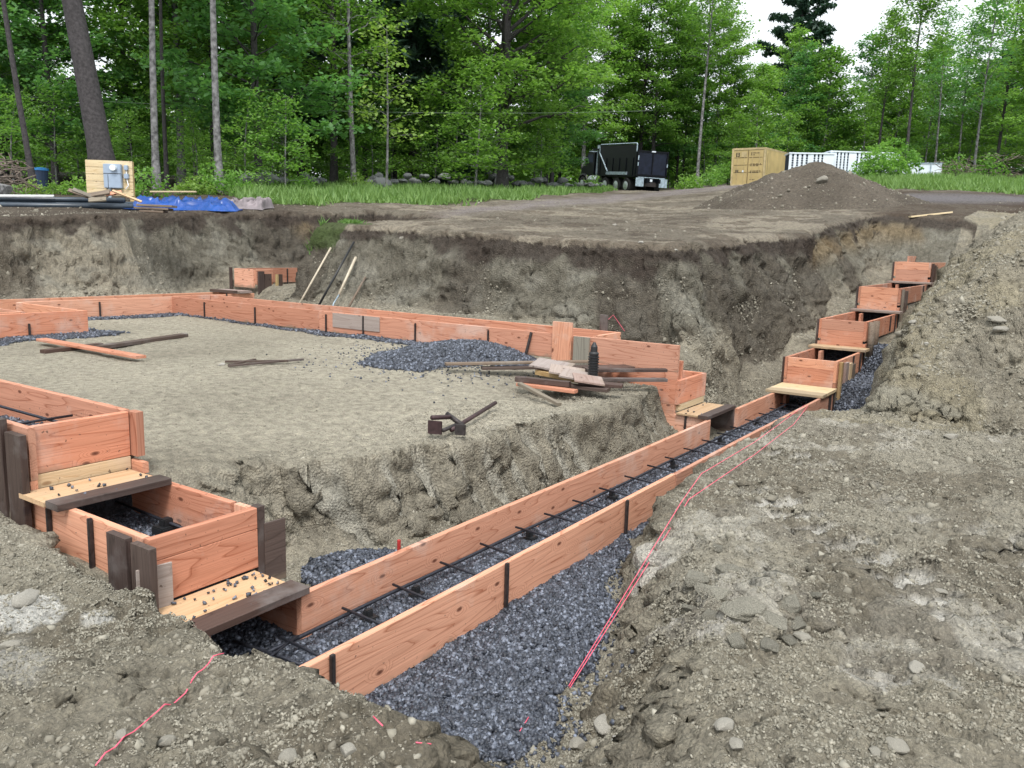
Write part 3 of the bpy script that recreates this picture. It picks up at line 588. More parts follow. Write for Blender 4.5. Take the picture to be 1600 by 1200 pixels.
for i,(px,py,w_) in enumerate([(1085,905,80),(1120,930,120),(1165,950,130),(1205,965,100),(1235,945,80),(1190,915,90),(1140,890,70),(1250,975,60),(1110,965,60),(1150,1000,70),(1200,1015,60),(1080,950,50),(1120,860,40),(1095,840,36),(1230,1000,50),(1275,930,40)]):
    stone(px,py,w_*.62,'cracked block of clay broken loose along the caved ledge of the right bank',.8,'clay blocks of the caved ledge',me=CH[i%4],name='clay_block',cat='clay block',sink=.66)
# ================= footing forms =================
PI=math.pi
def stake(root,x,y,z0,z1,name='stake',s=.024):
    return MB().box((x,y,(z0+z1)/2),(s,s*.8,z1-z0)).build(name,'steel',root,bevel=.003)
def vpost(root,x,y,z0,z1,wd,t=.038,along='y',m='dark_wood',name='post',lean=0):
    up=(0,1,0) if along=='y' else (1,0,0)
    return plank(root,name,(x+lean,y,z0),(x,y,z1),wd,t,up=up,m=m)
# --- trench footing
T=empty('footing_form',(2.1,2.43,-.285),'long straight form of orange boards holding gravel and rebar across the foreground trench','footing form')
plank(T,'board',(2.06,2.447,-.1425),(5.9,2.447,-.1425),.285); plank(T,'board',(5.904,2.447,-.1425),(10.98,2.447,-.1425),.285)
plank(T,'board',(2.60,3.004,-.1425),(8.10,3.004,-.1425),.285); plank(T,'board',(8.93,3.004,-.1425),(10.98,3.004,-.1425),.285)
for x in (2.265,3.56,5.03): stake(T,x,2.414,-.33,.008)
for x in (3.1,5.2,7.4,9.6): stake(T,x,3.04,-.33,-.01)
plank(T,'splice_block',(6.26,2.41,-.15),(6.5,2.41,-.15),.2,m='grey_wood'); plank(T,'splice_block',(6.54,2.41,-.12),(6.78,2.41,-.12),.2,m='grey_wood')
stake(T,6.52,2.41,-.33,-.03); stake(T,10.72,2.41,-.33,-.01)
# --- left step, lower box
L2=empty('step_form',(2.34,3.9,.07),'two board high step form with gravel inside, nearest the camera on the left footing','step form')
plank(L2,'board',(2.064,3.42,.21),(2.064,4.60,.21),.285); plank(L2,'board',(2.639,3.55,.21),(2.639,4.60,.21),.285)
plank(L2,'board',(2.064,2.99,-.1425),(2.064,3.40,-.1425),.285); plank(L2,'board',(2.639,3.03,-.1425),(2.639,3.60,-.1425),.285,m='fir')
plank(L2,'bulkhead',(2.05,3.40,.295),(2.655,3.40,.295),.112); plank(L2,'bulkhead',(2.05,3.40,.132),(2.655,3.40,.132),.21)
plank(L2,'cleat',(2.64,3.475,.27),(2.64,3.475,.352),.10,up=(0,1,0)); 
vpost(L2,2.685,3.415,-.18,.35,.06,.05,m='dark_wood'); vpost(L2,2.005,3.55,-.2,.352,.16); vpost(L2,2.005,3.355,-.2,.345,.15,m='dark_wood')
plank(L2,'gusset',(1.975,3.372,.03),(2.135,3.345,.03),.40,.012,m='grey_ply'); plank(L2,'gusset',(2.70,3.385,.085),(2.83,3.375,.085),.34,.012,m='dark_wood')
stake(L2,2.03,4.25,-.05,.33); stake(L2,2.03,3.85,-.05,.36); stake(L2,2.672,4.0,-.05,.33)
plank(L2,'cover_sheet',(2.04,3.225,.012),(2.625,3.225,.012),.30,.018,up=(0,1,0),m='ply'); plank(L2,'cover_plank',(2.01,3.03,.022),(2.63,3.03,.022),.14,.038,up=(0,1,0),m='dark_wood')
# --- left step, upper box
L1=empty('step_form',(2.34,6,.43),'upper left step form with knotty end board and pale plank below it','step form')
plank(L1,'board',(2.064,4.45,.573),(2.064,8.2,.573),.286); plank(L1,'board',(2.642,4.53,.573),(2.642,8.4,.573),.286)
plank(L1,'filler_board',(2.064,4.45,.395),(2.064,5.4,.395),.066); plank(L1,'filler_board',(2.645,4.36,.395),(2.645,5.4,.395),.066)
plank(L1,'bulkhead',(2.085,4.49,.585),(2.62,4.49,.585),.262); plank(L1,'bulkhead',(2.085,4.49,.412),(2.62,4.49,.412),.078,m='fir_pale')
plank(L1,'cleat',(2.652,4.455,.455),(2.652,4.455,.717),.09,.05,up=(0,1,0)); plank(L1,'cleat',(2.655,4.72,.7),(2.655,4.86,.7),.03,.038)
vpost(L1,2.005,4.49,.05,.69,.16); vpost(L1,2.0,4.70,.05,.75,.2); vpost(L1,2.0,4.95,.05,.72,.16)
plank(L1,'cover_sheet',(1.985,4.325,.366),(2.60,4.325,.366),.26,.026,up=(0,1,0),m='ply'); plank(L1,'cover_plank',(1.99,4.13,.372),(2.62,4.13,.372),.12,.038,up=(0,1,0),m='dark_wood')
# --- middle steps
Mf=empty('step_form',(8.5,3.7,.08),'small step form with pale sheet where the middle footing drops to the trench','step form')
plank(Mf,'board',(8.17,3.02,-.1425),(8.17,3.75,-.1425),.285); plank(Mf,'board',(8.905,3.02,-.1425),(8.905,3.75,-.1425),.285,m='dark_wood')
plank(Mf,'board',(8.17,3.42,.232),(8.17,4.5,.232),.268); plank(Mf,'filler_board',(8.17,3.42,.045),(8.17,4.2,.045),.10,m='fir'); plank(Mf,'board',(8.905,3.42,.232),(8.905,4.5,.232),.268)
plank(Mf,'bulkhead',(8.15,3.40,.235),(8.925,3.40,.235),.262); plank(Mf,'bulkhead',(8.19,3.402,.067),(8.9,3.402,.067),.07,m='fir_pale')
plank(Mf,'bulkhead',(8.31,4.52,.56),(8.95,4.52,.56),.355)
plank(Mf,'cover_sheet',(8.12,3.25,.014),(8.93,3.25,.014),.27,.018,up=(0,1,0),m='ply'); plank(Mf,'cover_plank',(8.06,3.06,.024),(8.90,3.06,.024),.11,.038,up=(0,1,0),m='dark_wood')
stake(Mf,8.14,3.28,-.3,.03)
vpost(Mf,8.30,3.46,.3,.56,.09,m='fir',name='cleat')
# --- back form
B=empty('footing_form',(8.5,8,.455),'longest form along the back of the slab, with thin steel stakes and a plywood patch','footing form')
for a,b in ((3.41,4.62),(4.624,8.9),(8.904,12.44)): plank(B,'board',(8.17,a,.597),(8.17,b,.597),.285)
plank(B,'filler_board',(8.17,3.41,.41),(8.17,4.4,.41),.085)
for a,b in ((4.54,8.7),(8.704,12.5)): plank(B,'board',(8.925,a,.597),(8.925,b,.597),.285)
for y in (5.9,7.08,8.45+.3,10.3,11.55): stake(B,8.138,y,.42,.70)
MB().tube([(8.10,5.32,.44),(8.14,5.27,.73)],.018).build('stake','steel',B)
vpost(B,8.12,4.83,.40,.885,.255,m='fir'); vpost(B,8.115,4.57,.40,.735,.2,m='grey_wood'); vpost(B,8.97,4.75,.5,.93,.10,m='dark_wood')
plank(B,'patch_sheet',(8.146,7.72,.63),(8.146,8.62,.63),.2,.006,m='grey_ply')
stake(B,8.138,8.02,.42,.73)
# --- left room forms
Cf=empty('footing_form',(6.5,12.7,.455),'far form crossing behind the slab under the tall cut wall at left','footing form')
plank(Cf,'board',(5.72,12.45,.597),(8.15,12.45,.597),.285); plank(Cf,'board',(1.5,13.05,.597),(5.6,13.05,.597),.285); plank(Cf,'board',(5.604,13.05,.597),(9.86,13.05,.597),.285)
plank(Cf,'board',(8.95,12.5,.597),(9.86,12.5,.597),.285); stake(Cf,6.9,12.415,.42,.70); stake(Cf,9.25,12.465,.42,.76); plank(Cf,'board',(8.2,12.47,.597),(8.9,12.47,.597),.285)
Cb=empty('footing_form',(5.3,11,.455),'short form jutting into the slab at the left edge with its open box corner','footing form')
plank(Cb,'board',(2.6,10.62,.60),(5.72,10.62,.60),.29); plank(Cb,'board',(5.70,10.64,.60),(5.70,12.42,.60),.285); plank(Cb,'board',(5.05,10.86,.60),(5.05,12.9,.60),.285)
plank(Cb,'board',(2.6,10.9,.60),(5.03,10.9,.60),.285)
stake(Cb,4.98,10.585,.40,.62)
MB().tube([(4.6,11.3,.66),(5.3,11.5,.66)],.012).build('tie_bar','rebar',Cb)
Ck=empty('step_form',(10.5,12.8,.85),'raised step form at the back corner beside the leaning tools','step form')
plank(Ck,'bulkhead',(9.88,12.5,1.0),(9.88,13.05,1.0),.34); plank(Ck,'board',(9.90,13.05,1.03),(12.6,13.05,1.03),.285); plank(Ck,'board',(9.90,12.48,1.03),(10.28,12.48,1.03),.285)
vpost(Ck,9.98,12.43,.45,1.14,.13,along='x'); vpost(Ck,10.13,12.42,.45,1.09,.14,along='x'); vpost(Ck,10.32,12.40,.6,1.08,.05,along='x',m='yellow_wood'); vpost(Ck,10.43,12.44,.55,1.08,.09,along='x')
vpost(Ck,9.84,13.12,.8,1.19,.06); stake(Ck,11.1,13.02,.85,1.16)
plank(Ck,'cover_plank',(9.62,12.42,.77),(9.62,13.15,.77),.28,.038,up=(1,0,0),m='grey_ply'); plank(Ck,'cover_plank',(9.40,12.42,.775),(9.40,13.1,.775),.09,.05,up=(1,0,0),m='dark_wood')
# --- right flight of steps
SX=[11.02,12.62,15.08,18.15,20.6]; ZT=[0,.385,.80,1.215,1.64]; 
LB=['lowest step form of the right flight, pale boards standing at its side','second step form up the right flight, two round grey posts at its side','third step form up the right flight with three knots on its end board','highest step form of the right flight, reaching past the big mound']
for k in range(4):
    x0,x1=SX[k],SX[k+1]; zt=ZT[k+1]; zp=ZT[k]
    S=empty('step_form',(x0,2.7,zp),LB[k],'step form','flight of step forms climbing to the right')
    plank(S,'board',(x0-.02,2.447,zt-.1425),(x1-.04,2.447,zt-.1425),.285,bow=.002); plank(S,'board',(x0-.02,3.075,zt-.1425),(x1-.04,3.075,zt-.1425),.285,bow=.002)
    plank(S,'filler_board',(x0-.02,2.447,zp+.045),(x0+.8,2.447,zp+.045),.095); plank(S,'filler_board',(x0-.02,3.075,zp+.045),(x0+.8,3.075,zp+.045),.095)
    if k==3: plank(S,'cross_board',(x0+1.3,3.06,zt+.05),(x0+2.5,3.06,zt+.05),.14)
    top_h=.12+.03*(k%2)
    plank(S,'bulkhead',(x0-.005,2.468,zt-top_h/2),(x0-.005,3.054,zt-top_h/2),top_h); hh=zt-zp-.03-top_h-.002
    plank(S,'bulkhead',(x0-.005,2.468,zp+.03+hh/2),(x0-.005,3.054,zp+.03+hh/2),hh)
    if k==0: plank(S,'cover_sheet',(10.62,2.40,.024),(10.62,3.10,.024),.70,.036,up=(1,0,0),m='fir_pale')
    else: plank(S,'cover_plank',(x0-.17,2.36,zp+.024),(x0-.17,3.15,zp+.024),.285,.036,up=(1,0,0),m='grey_ply' if k!=1 else 'fir_pale'); 
    ms=[('yellow_wood','grey_ply','fir_pale','grey_wood'),('grey_wood','grey_wood','dark_wood'),('grey_wood','dark_wood'),('dark_wood','dark_wood','grey_wood')][k]
    for j,mm in enumerate(ms):
        xx=x0+.10+.20*j+.1*(j>0)
        if mm=='grey_wood' and k==1: MB().tube([(xx,2.385,zp-.12),(xx,2.385,zt-.01)],.05,10).build('post','grey_wood',S,True)
        else: vpost(S,xx,2.405,zp-.2,zt-.02-.03*j,.16 if j else .08,along='x',m=mm)
    vpost(S,x0+.03,3.115,zp-.05,zt-.005,.05,along='x',m='dark_wood'); stake(S,x0-.32,2.415,zp-.3,zp-.01); stake(S,x0-.1,2.415,zp-.3,zp+.02)
    if k: stake(S,x0-.75,2.415,zp-.25,zp-.005)
    plank(S,'tie_board',(x0-.42,2.95,zp-.12),(x0-.25,2.95,zp-.12),.2)
# --- rebar
def bar(pts,r,label,group,name='rebar',m='rebar',cat='rebar'):
    b=MB().tube(pts,r,6); o=b.build(name,m,None,True); return tag(o,label,cat,group)
def bentline(a,b,n,amp):
    a=np.array(a,float); b=np.array(b,float); return [tuple(a+(b-a)*t+RG.normal(0,amp,3)*(0<t<1)) for t in np.linspace(0,1,n)]
bar(bentline((1.95,2.91,-.165),(10.9,2.86,-.155),16,.005),.0105,'long rebar nearer the far board, raised above the gravel the whole trench length','long rebar in the trench')
bar(bentline((2.1,2.58,-.165),(10.9,2.57,-.16),16,.005),.0105,'long rebar lying close behind the near board of the trench','long rebar in the trench')
ties=[2.42,2.825,3.207,3.62,4.02,4.42,4.785,5.185,5.6,6.045,6.49,6.863,7.3,7.76,8.18,8.58,9.07,9.55,9.97,10.4]
for i,x in enumerate(ties):
    b=RG.uniform(-.02,.02); o=MB().tube([(x-.01+b,2.47,-.152),(x+.01,2.945,-.142)],.0075,6).build('rebar_tie','rebar',None,True); tag(o,'short black rebar laid crosswise over the long bars in the trench','rebar','crosswise rebar in the trench')
for i,x in enumerate((2.95,3.33,4.5,5.7,6.9,8.1,9.3)):
    c=MB().box((x,2.865,-.235),(.09,.07,.05)).box((x,2.875,-.20),(.05,.035,.06)).build('bar_chair','black_plastic',None,bevel=.006); tag(c,'small black block propping the rebar above the gravel in the trench','rebar support','blocks under the trench rebar')
bar([(2.28,3.1,-.15),(2.33,2.80,-.16),(2.34,2.55,-.16)],.0085,'bent rebar coming out from under the dark plank at the trench corner','rebar ends at the trench corner')
bar([(1.98,2.74,-.13),(2.5,2.90,-.15)],.006,'thin rebar slanting over the gravel at the shaded trench corner','rebar ends at the trench corner')
bar([(2.52,4.5,.20),(2.50,3.5,.18)],.009,'rebar running lengthwise inside the lower left step form','rebar in the left steps')
bar([(2.09,3.68,.22),(2.56,3.62,.22)],.0075,'rebar crossing the inside of the lower left step form','rebar in the left steps')
bar([(2.2,4.56,.60),(2.2,7.6,.60)],.009,'outer rebar running lengthwise inside the upper left step form','rebar in the left steps')
bar([(2.48,4.56,.60),(2.48,7.6,.60)],.009,'inner rebar running lengthwise inside the upper left step form','rebar in the left steps')
for y,q in ((4.7,'nearest its end board'),(5.05,'second from its end board')): bar([(2.09,y,.615),(2.60,y+.01,.615)],.008,f'crosswise rebar inside the upper left step form, {q}','rebar in the left steps')
c=MB().box((2.5,3.95,.14),(.12,.1,.07)).box((2.5,3.95,.19),(.06,.05,.05)).build('bar_chair','black_plastic',None,bevel=.006); tag(c,'black block under the rebar inside the lower left step form','rebar support')
# red capped stake end by the gravel pile
o=MB().tube([(3.47,3.13,-.3),(3.47,3.13,-.0)],.011).build('stake_cap','red_cap',None); tag(o,'red tipped stake poking up behind the far board of the trench','stake')
# gravel crumbs on covers
def crumbs(name,n,x0,x1,y0,y1,z,label):
    P=np.stack([RG.uniform(x0,x1,n),RG.uniform(y0,y1,n),np.full(n,z+.006)],1); tag(scatter(name,P,RG.uniform(.006,.014,n),(CV*1.1,CF),.2,'gravel'),label,'gravel',kind='stuff')
crumbs('gravel_crumbs',46,2.06,2.62,3.0,3.37,.024,'gravel crumbs sprinkled on the pale sheet of the lower left step'); crumbs('gravel_crumbs',14,2.05,2.6,4.1,4.45,.382,'few gravel crumbs on the cover of the upper left step'); crumbs('gravel_crumbs',10,8.2,8.9,3.1,3.35,.026,'few gravel crumbs on the sheet of the middle step')
# ================= loose things on the slab =================
def loose(name,a,b,w,t,m,label,cat='board',up=None,group=None):
    up=up or Vector((0,0,1)).cross((Vector(b)-Vector(a))); root=None
    o=plank(None,name,a,b,w,t,up=up,m=m); return tag(o,label,cat,group)
zs=hz(4.75,9)+.0
loose('board',(4.75,9.83,zs+.065),(4.77,7.86,zs+.045),.12,.03,'fir','orange board lying across a dark board on the slab ground')
loose('board',(4.40,9.1,zs+.02),(5.1,9.2,zs+.03),.09,.04,'dark_wood','short dark wet block under the left end of the orange board')
loose('board',(4.95,9.0,zs+.03),(6.35,9.45,zs+.03),.12,.04,'dark_wood','dark wet board pointing right from under the orange board')
for a,b,l in (((5.15,6.95),(5.95,6.75),'longest thin dark stick of the three lying on the slab ground'),((5.3,7.2),(5.75,6.75),'thin dark stick crossing the longest one on the slab ground'),((5.2,7.0),(5.6,7.1),'shortest thin dark stick on the slab ground')):
    z=hz(*a)+.02; loose('stick',(*a,z),(*b,z+.01),.03,.02,'dark_wood',l,'stick')
# jack
J=empty('form_jack',(4.65,3.75,hz(4.65,3.78)),'rust brown steel tool with square plates and a long tube handle on the slab ground','tool'); z=hz(4.65,3.78); zh=max(float(height(np.array([4.8+q*.9]),np.array([3.77+q*.3]))[0])-(z+(hz(5.7,4.05)-z)*q) for q in np.linspace(0,1,9)); z=z+max(0,zh)
MB().tube([(4.72,3.74,z+.04),(5.76,4.08,max(hz(5.7,4.05),z-.02)+.06)],.018,10).build('handle','brown_steel',J,True)
Rj=np.array(Matrix.Rotation(.32,3,'Z'))
MB().box((4.60,3.80,z+.07),(.016,.11,.10),Rj).build('plate','brown_steel',J,bevel=.003); MB().box((4.70,3.64,z+.06),(.025,.08,.08),Rj).build('plate','steel',J,bevel=.003)
MB().tube([(4.6,3.83,z+.14),(4.86,3.86,z+.10)],.018,8).build('brace','brown_steel',J,True); MB().tube([(4.6,3.72,z+.06),(4.86,3.80,z+.05)],.016,8).build('brace','steel',J,True)
MB().tube([(4.86,3.74,z+.05),(4.86,3.9,z+.12)],.02,8).build('pivot','steel',J,True)
# lumber heap
def pz(x,y): return hz(x,y)
H=[('board',(6.72,5.42,.50),(8.02,4.35,.50),.09,.03,'grey_wood','long weathered strip reaching left from the lumber heap onto the gravel'),
 ('board',(7.0,5.15,.45),(8.1,4.15,.455),.10,.035,'dark_wood','dark board at the back of the lumber heap'),
 ('board',(6.68,4.46,.43),(6.75,3.84,.42),.09,.038,'fir','orange board end lowest at the front of the lumber heap'),
 ('board',(6.70,4.50,.475),(6.82,3.95,.47),.075,.06,'dark_wood','thick brown beam lying across the front of the lumber heap'),
 ('board',(6.55,4.36,.46),(6.35,3.78,.36),.05,.035,'grey_wood','short grey strip propped against the front of the lumber heap'),
 ('board',(6.85,4.3,.44),(7.0,3.62,.43),.14,.038,'dark_wood','dark wide board under the square sheets of the heap'),
 ('board',(7.0,3.95,.47),(7.15,3.55,.46),.14,.038,'dark_wood','dark board end sticking out at the right of the heap'),
 ('board',(7.4,4.1,.50),(7.95,3.45,.51),.09,.038,'dark_wood','upper dark board resting towards the middle step form'),
 ('board',(7.25,4.05,.455),(7.85,3.4,.455),.09,.038,'dark_wood','lower dark board resting towards the middle step form'),
 ('board',(7.35,4.6,.43),(8.1,4.25,.44),.3,.02,'grey_ply','grey sheet lying flat behind the black pipe fitting'),
 ('board',(7.6,4.2,.47),(8.1,3.95,.475),.2,.038,'dark_wood','dark plank leaning against the end of the back form')]
for h in H:
    dz=-.045 if h[1][0]<7.3 and h[1][1]<4.7 else -.015
    loose(h[0],(h[1][0],h[1][1],h[1][2]+dz),(h[2][0],h[2][1],h[2][2]+dz),h[3],h[4]*.85,h[5],h[6])
for i,(x,y,z,s,a,l) in enumerate([(7.25,4.42,.515,.40,.3,'square grey plywood sheet, topmost at the left of the heap'),(7.15,4.18,.49,.36,.5,'square plywood sheet second from the left in the heap'),(7.08,4.02,.47,.32,.35,'square plywood sheet third from the left in the heap'),(7.02,3.86,.455,.30,.6,'square plywood sheet at the right end of the heap')]):
    c,sn=math.cos(a)*s/2,math.sin(a)*s/2; tag(plank(None,'plywood_sheet',(x-c,y-sn,z-.01),(x+c,y+sn,z+.02),s,.016,up=(-sn,c,0.02),m='grey_ply'),l,'plywood sheet')
plank_under=loose('board',(7.1,4.5,.455),(7.05,3.8,.425),.1,.05,'yellow_wood','yellow brown board holding up the square plywood sheets')
E_=empty('pipe_fitting',(7.22,3.92,.42),'black ribbed plastic pipe fitting with a pointed top standing in the lumber heap','pipe fitting')
r=[];zz=[]
prof=[]
for k in range(9): prof+= [(.046,.02+k*.026),(.056,.024+k*.026),(.056,.034+k*.026),(.046,.038+k*.026)]
prof=[(.05,0)]+prof+[(.05,.26),(.05,.275),(.036,.29),(.034,.34),(.012,.385)]
MB().tube([(7.22,3.92,.42+b) for a,b in prof],[a for a,b in prof],18).build('ribbed_body','black_plastic',E_)
# leaning tools
def tool(a,b,name,label,m,r=.016,head=None):
    t=empty(name,a,label,'tool','tools leaning on the cut wall'); A=Vector(a); Bv=Vector(b)
    MB().tube([A.lerp(Bv,.28 if head=='curved' else 0),Bv],r,8).build('handle',m,t,True)
    if head=='curved': MB().tube([A,A.lerp(Bv,.12)+Vector((-.03,0,0)),A.lerp(Bv,.28)],.012,8).build('socket','flap',t,True)
    MB().box(tuple(A+Vector((-.02,0,-.08))),(.03,.2,.2)).build('blade','steel',t,bevel=.004)
    return t
def onx(px,py,x):
    v=ray(px,py); t=x/v.x; return (x,v.y*t,CZ+v.z*t)
def wallx(px,py):
    best=8.9
    for x in np.arange(9.0,10.6,.02):
        p=onx(px,py,x)
        if hz(p[0],p[1])>p[2]-.0: break
        best=x
    return onx(px,py,max(9.0,best-.09))
tool(onx(466,478,9.12),wallx(517,387),'rake','leftmost leaning tool with a pale straight handle','pale_handle')
tool(onx(496,481,9.12),wallx(553,378),'bull_float','tallest leaning tool with a black handle','black_plastic',.018)
tool(onx(519,484,9.12),wallx(556,402),'shovel','leaning shovel with a thick pale handle and bent metal socket','pale_handle',.022,'curved')
tool(onx(541,487,9.12),wallx(571,433),'spade','shortest leaning tool, rightmost of the four','grey_wood',.018)
# string lines
def string(pts,label):
    Q=[]
    for (a,b) in zip(pts[:-1],pts[1:]):
        for t in np.linspace(0,1,4)[:-1]: Q.append(tuple(np.array(a)*(1-t)+np.array(b)*t))
    Q.append(pts[-1]); 
    o=MB().tube(Q,.0022,5).build('string_line','pink',None,True); return tag(o,label,'string','pink mason lines')
def lay(a,b,n=7,dz=.016,lift=0):
    t=np.linspace(0,1,n); x=a[0]+(b[0]-a[0])*t; y=a[1]+(b[1]-a[1])*t; z=height(x,y); z=np.maximum(z,np.convolve(np.pad(z,2,'edge'),np.ones(5)/5,'valid'))+dz
    return list(zip(x.tolist(),y.tolist(),z.tolist()))
def gp(px,py,dz=.012): x,y,z=ground_hit(px,py); return (x,y,z+dz)
p0=gp(890,1080); k1=gp(1076,788,.03); k2=gp(1240,668,.03); k3=gp(1262,642,.05)
string([p0,k1,gp(1180,718,.03),k2,k3],'pink string running from the gravel over the right bank, lower of the pair')
string([(p0[0]+.01,p0[1]+.012,p0[2]),gp(1064,800,.05),gp(1095,752,.05),gp(1180,700,.05),(k3[0],k3[1]+.03,k3[2])],'pink string beside the first, the upper of the pair on the right bank')
q=[gp(150,1206),gp(235,1130),gp(300,1075),gp(350,1034)]
string(lay(q[0],q[1])+lay(q[1],q[2])+lay(q[2],q[3]),'pink string lying across the left mound')
string([gp(583,1130,.012),gp(598,1150,.012)],'short scrap of pink string at the foot of the left mound')
string([gp(650,1172,.012),gp(672,1180,.012),gp(705,1168,.012)],'curled scrap of pink string near the bottom of the gravel')
string([gp(828,1124,.014),gp(812,1148,.014)],'short scrap of pink string on the right edge of the gravel')
string([(9.15,4.9,.75),(9.4,4.85,.9),(9.25,4.6,.72)],'tangled pink string at the foot of the dark cut wall')
# ================= trees =================
def rot_to(d):
    d=Vector(d).normalized(); return d
def tubes_mesh(paths,name,m):
    b=MB()
    for pts,r,n in paths: b.tube(pts,r,n,cap=False)
    me=bpy.data.meshes.new(name); me.from_pydata(b.v,[],b.f); me.polygons.foreach_set('use_smooth',np.ones(len(me.polygons),bool)); me.materials.append(m); return me
def leaf_mesh(C,size,name,m,rng,per=12,sx=.3,sz=.12,upb=1.2,long=1.25):
    n=len(C)*per; P=np.repeat(C,per,0)+rng.normal(0,1,(n,3))*np.array([sx,sx,sz])
    N=rng.normal(0,1,(n,3)); N[:,2]=np.abs(N[:,2])+upb; N/=np.linalg.norm(N,axis=1)[:,None]
    A=rng.normal(0,1,(n,3)); A-=N*(A*N).sum(1)[:,None]; A/=np.linalg.norm(A,axis=1)[:,None]; B=np.cross(N,A); s=size*rng.uniform(.6,1.3,(n,1))
    A=A*s*long*.5; B=B*s*.5
    V=np.stack([P-A,P+B*.9-A*.1,P+A,P-B*.9-A*.1],1).reshape(-1,3); F=np.arange(n*4).reshape(-1,4)
    me=bpy.data.meshes.new(name); me.vertices.add(n*4); me.vertices.foreach_set('co',V.astype(np.float32).ravel()); me.loops.add(n*4); me.loops.foreach_set('vertex_index',F.astype(np.int32).ravel())
    me.polygons.add(n); me.polygons.foreach_set('loop_start',np.arange(0,n*4,4,dtype=np.int32)); me.polygons.foreach_set('loop_total',np.full(n,4,np.int32)); me.update(calc_edges=True); me.materials.append(m); return me
def make_tree(seed,h,r,cb,R,leaf='leaf',bark='bark',size=.15,nb=34,per=12,lean=(0,0),wig=.25,shape='round',sz=.12,sub=6,up=.45,top=.2,dens=1.0):
    """trunk with limbs, crown of leaf clusters carried on the limbs. cb: crown base as a fraction of h"""
    g=np.random.default_rng(seed); n=12; t=np.linspace(0,1,n)
    path=np.stack([lean[0]*t*h+wig*np.sin(t*3+seed)*t, lean[1]*t*h+wig*np.cos(t*2.3+seed*2)*t, t*h],1)
    rad=r*(1-t)**.8*.9+.012; rad[0]*=1.35
    paths=[(path,list(rad),8)]; C=[]
    for i in range(nb):
        u=(i+g.uniform(0,1))/nb; th=cb+(1-cb)*u*.97; p0=np.array([np.interp(th,t,path[:,k]) for k in range(3)])
        if shape=='round': pr=math.sin(math.pi*min(1,(.12+.88*u))**.8)**.6
        elif shape=='cone': pr=(1-u)**.75+.08
        elif shape=='wide': pr=max(.35,1-.65*u)
        else: pr=.6+.4*math.sin(3*u)
        L=R*pr*g.uniform(.65,1.12); az=i*2.4+g.uniform(-.5,.5); el=up*g.uniform(.4,1.3)+(.5*u if shape!='cone' else .1)
        d=np.array([math.cos(az)*math.cos(el),math.sin(az)*math.cos(el),math.sin(el)])
        k=np.linspace(0,1,6)[:,None]; bp=p0+d*L*k+np.array([0,0,-.12*L])*k**2*(1 if shape!='cone' else .6)+g.normal(0,.04*L,(6,3))*k
        br=max(.01,r*.34*(1-th*.6)*L/R); paths.append((bp,list(np.linspace(br,.008,6)),5))
        m=max(2,int(sub*L/R*1.3*dens))
        for j in range(m):
            f=g.uniform(.28,1); q=p0+d*L*f+np.array([0,0,-.12*L])*f*f; a2=az+g.choice([-1,1])*g.uniform(.4,1.2); l2=L*.42*(1.15-f*.6)*g.uniform(.6,1.2)
            e=q+np.array([math.cos(a2)*l2,math.sin(a2)*l2,g.uniform(-.1,.28)*l2])
            if j%2==0: paths.append((np.array([q,(q+e)/2+g.normal(0,.03,3),e]),[br*.4,br*.25,.006],4))
            for v in np.linspace(.25,1.05,max(2,int(l2/.35))): C.append(q+(e-q)*v)
        C.append(bp[-1])
    for _ in range(int(10*dens)): C.append(path[-1]+g.normal(0,.3,3)*np.array([1,1,1.6])-np.array([0,0,g.uniform(0,top*h*.4)]))
    C=np.array(C)
    return tubes_mesh(paths,'trunk',M[bark]),leaf_mesh(C,size,'crown',M[leaf],g,per,.28,sz)
def make_conifer(seed,h,r,cb,R,size=.26,nb=46,per=16,leaf='needle'):
    g=np.random.default_rng(seed); paths=[(np.array([(0,0,0),(0.05,0,h*.5),(0,.05,h)]),[r,r*.6,.02],8)]; C=[]
    for i in range(nb):
        u=(i+g.uniform(0,.8))/nb; z=h*(cb+(1-cb)*u); L=R*((1-u)**.65*.95+.08)*g.uniform(.6,1.15); az=i*2.4+g.uniform(-.4,.4)
        d=np.array([math.cos(az),math.sin(az),.12+.25*u]); k=np.linspace(0,1,4)[:,None]; bp=np.array([0,0,z])+d*L*k+np.array([0,0,.10*L])*k**2
        paths.append((bp,list(np.linspace(.05,.01,4)),4))
        for v in np.arange(.3,1.02,.26/max(L,.5)):
            w_=.32*L*(1.1-v*.7)
            for q in range(3): C.append(np.array([0,0,z])+d*L*v+np.array([0,0,.10*L*v*v])+g.normal(0,1,3)*np.array([w_*.6,w_*.6,.07]))
    return tubes_mesh(paths,'trunk',M['bark_dark']),leaf_mesh(np.array(C),size,'crown',M[leaf],g,per,.20,.07,.6,2.6)
def place(kind,px,D,label,cat='tree',name='tree',s=1,rz=None,group=None,sx=None,mx_=None):
    x,y=atD(px,D); z=float(grade(np.array([x]),np.array([y]))[0])-.1
    e=empty(name,(x,y,z),label,cat,group,rz if rz is not None else random.uniform(0,6.28)); e.scale=(sx or s,sx or s,s)
    for nm,me in zip(('trunk','crown') if name!='bush' else ('stems','foliage'),kind):
        o=bpy.data.objects.new(nm,me); COL.objects.link(o); o.parent=e
    return e
K={}
K['maple']=make_tree(1,17,.42,.16,6.4,'leaf',bark='bark_dark',size=.19,nb=60,per=14,sub=9,sz=.14,shape='round')
K['a']=make_tree(2,17,.18,.14,4.2,'leaf',size=.18,nb=60,per=15,sub=9)
K['b']=make_tree(3,16,.15,.08,4.0,'leaf_cool',bark='bark_dark',size=.18,nb=64,per=15,sub=9,shape='wide')
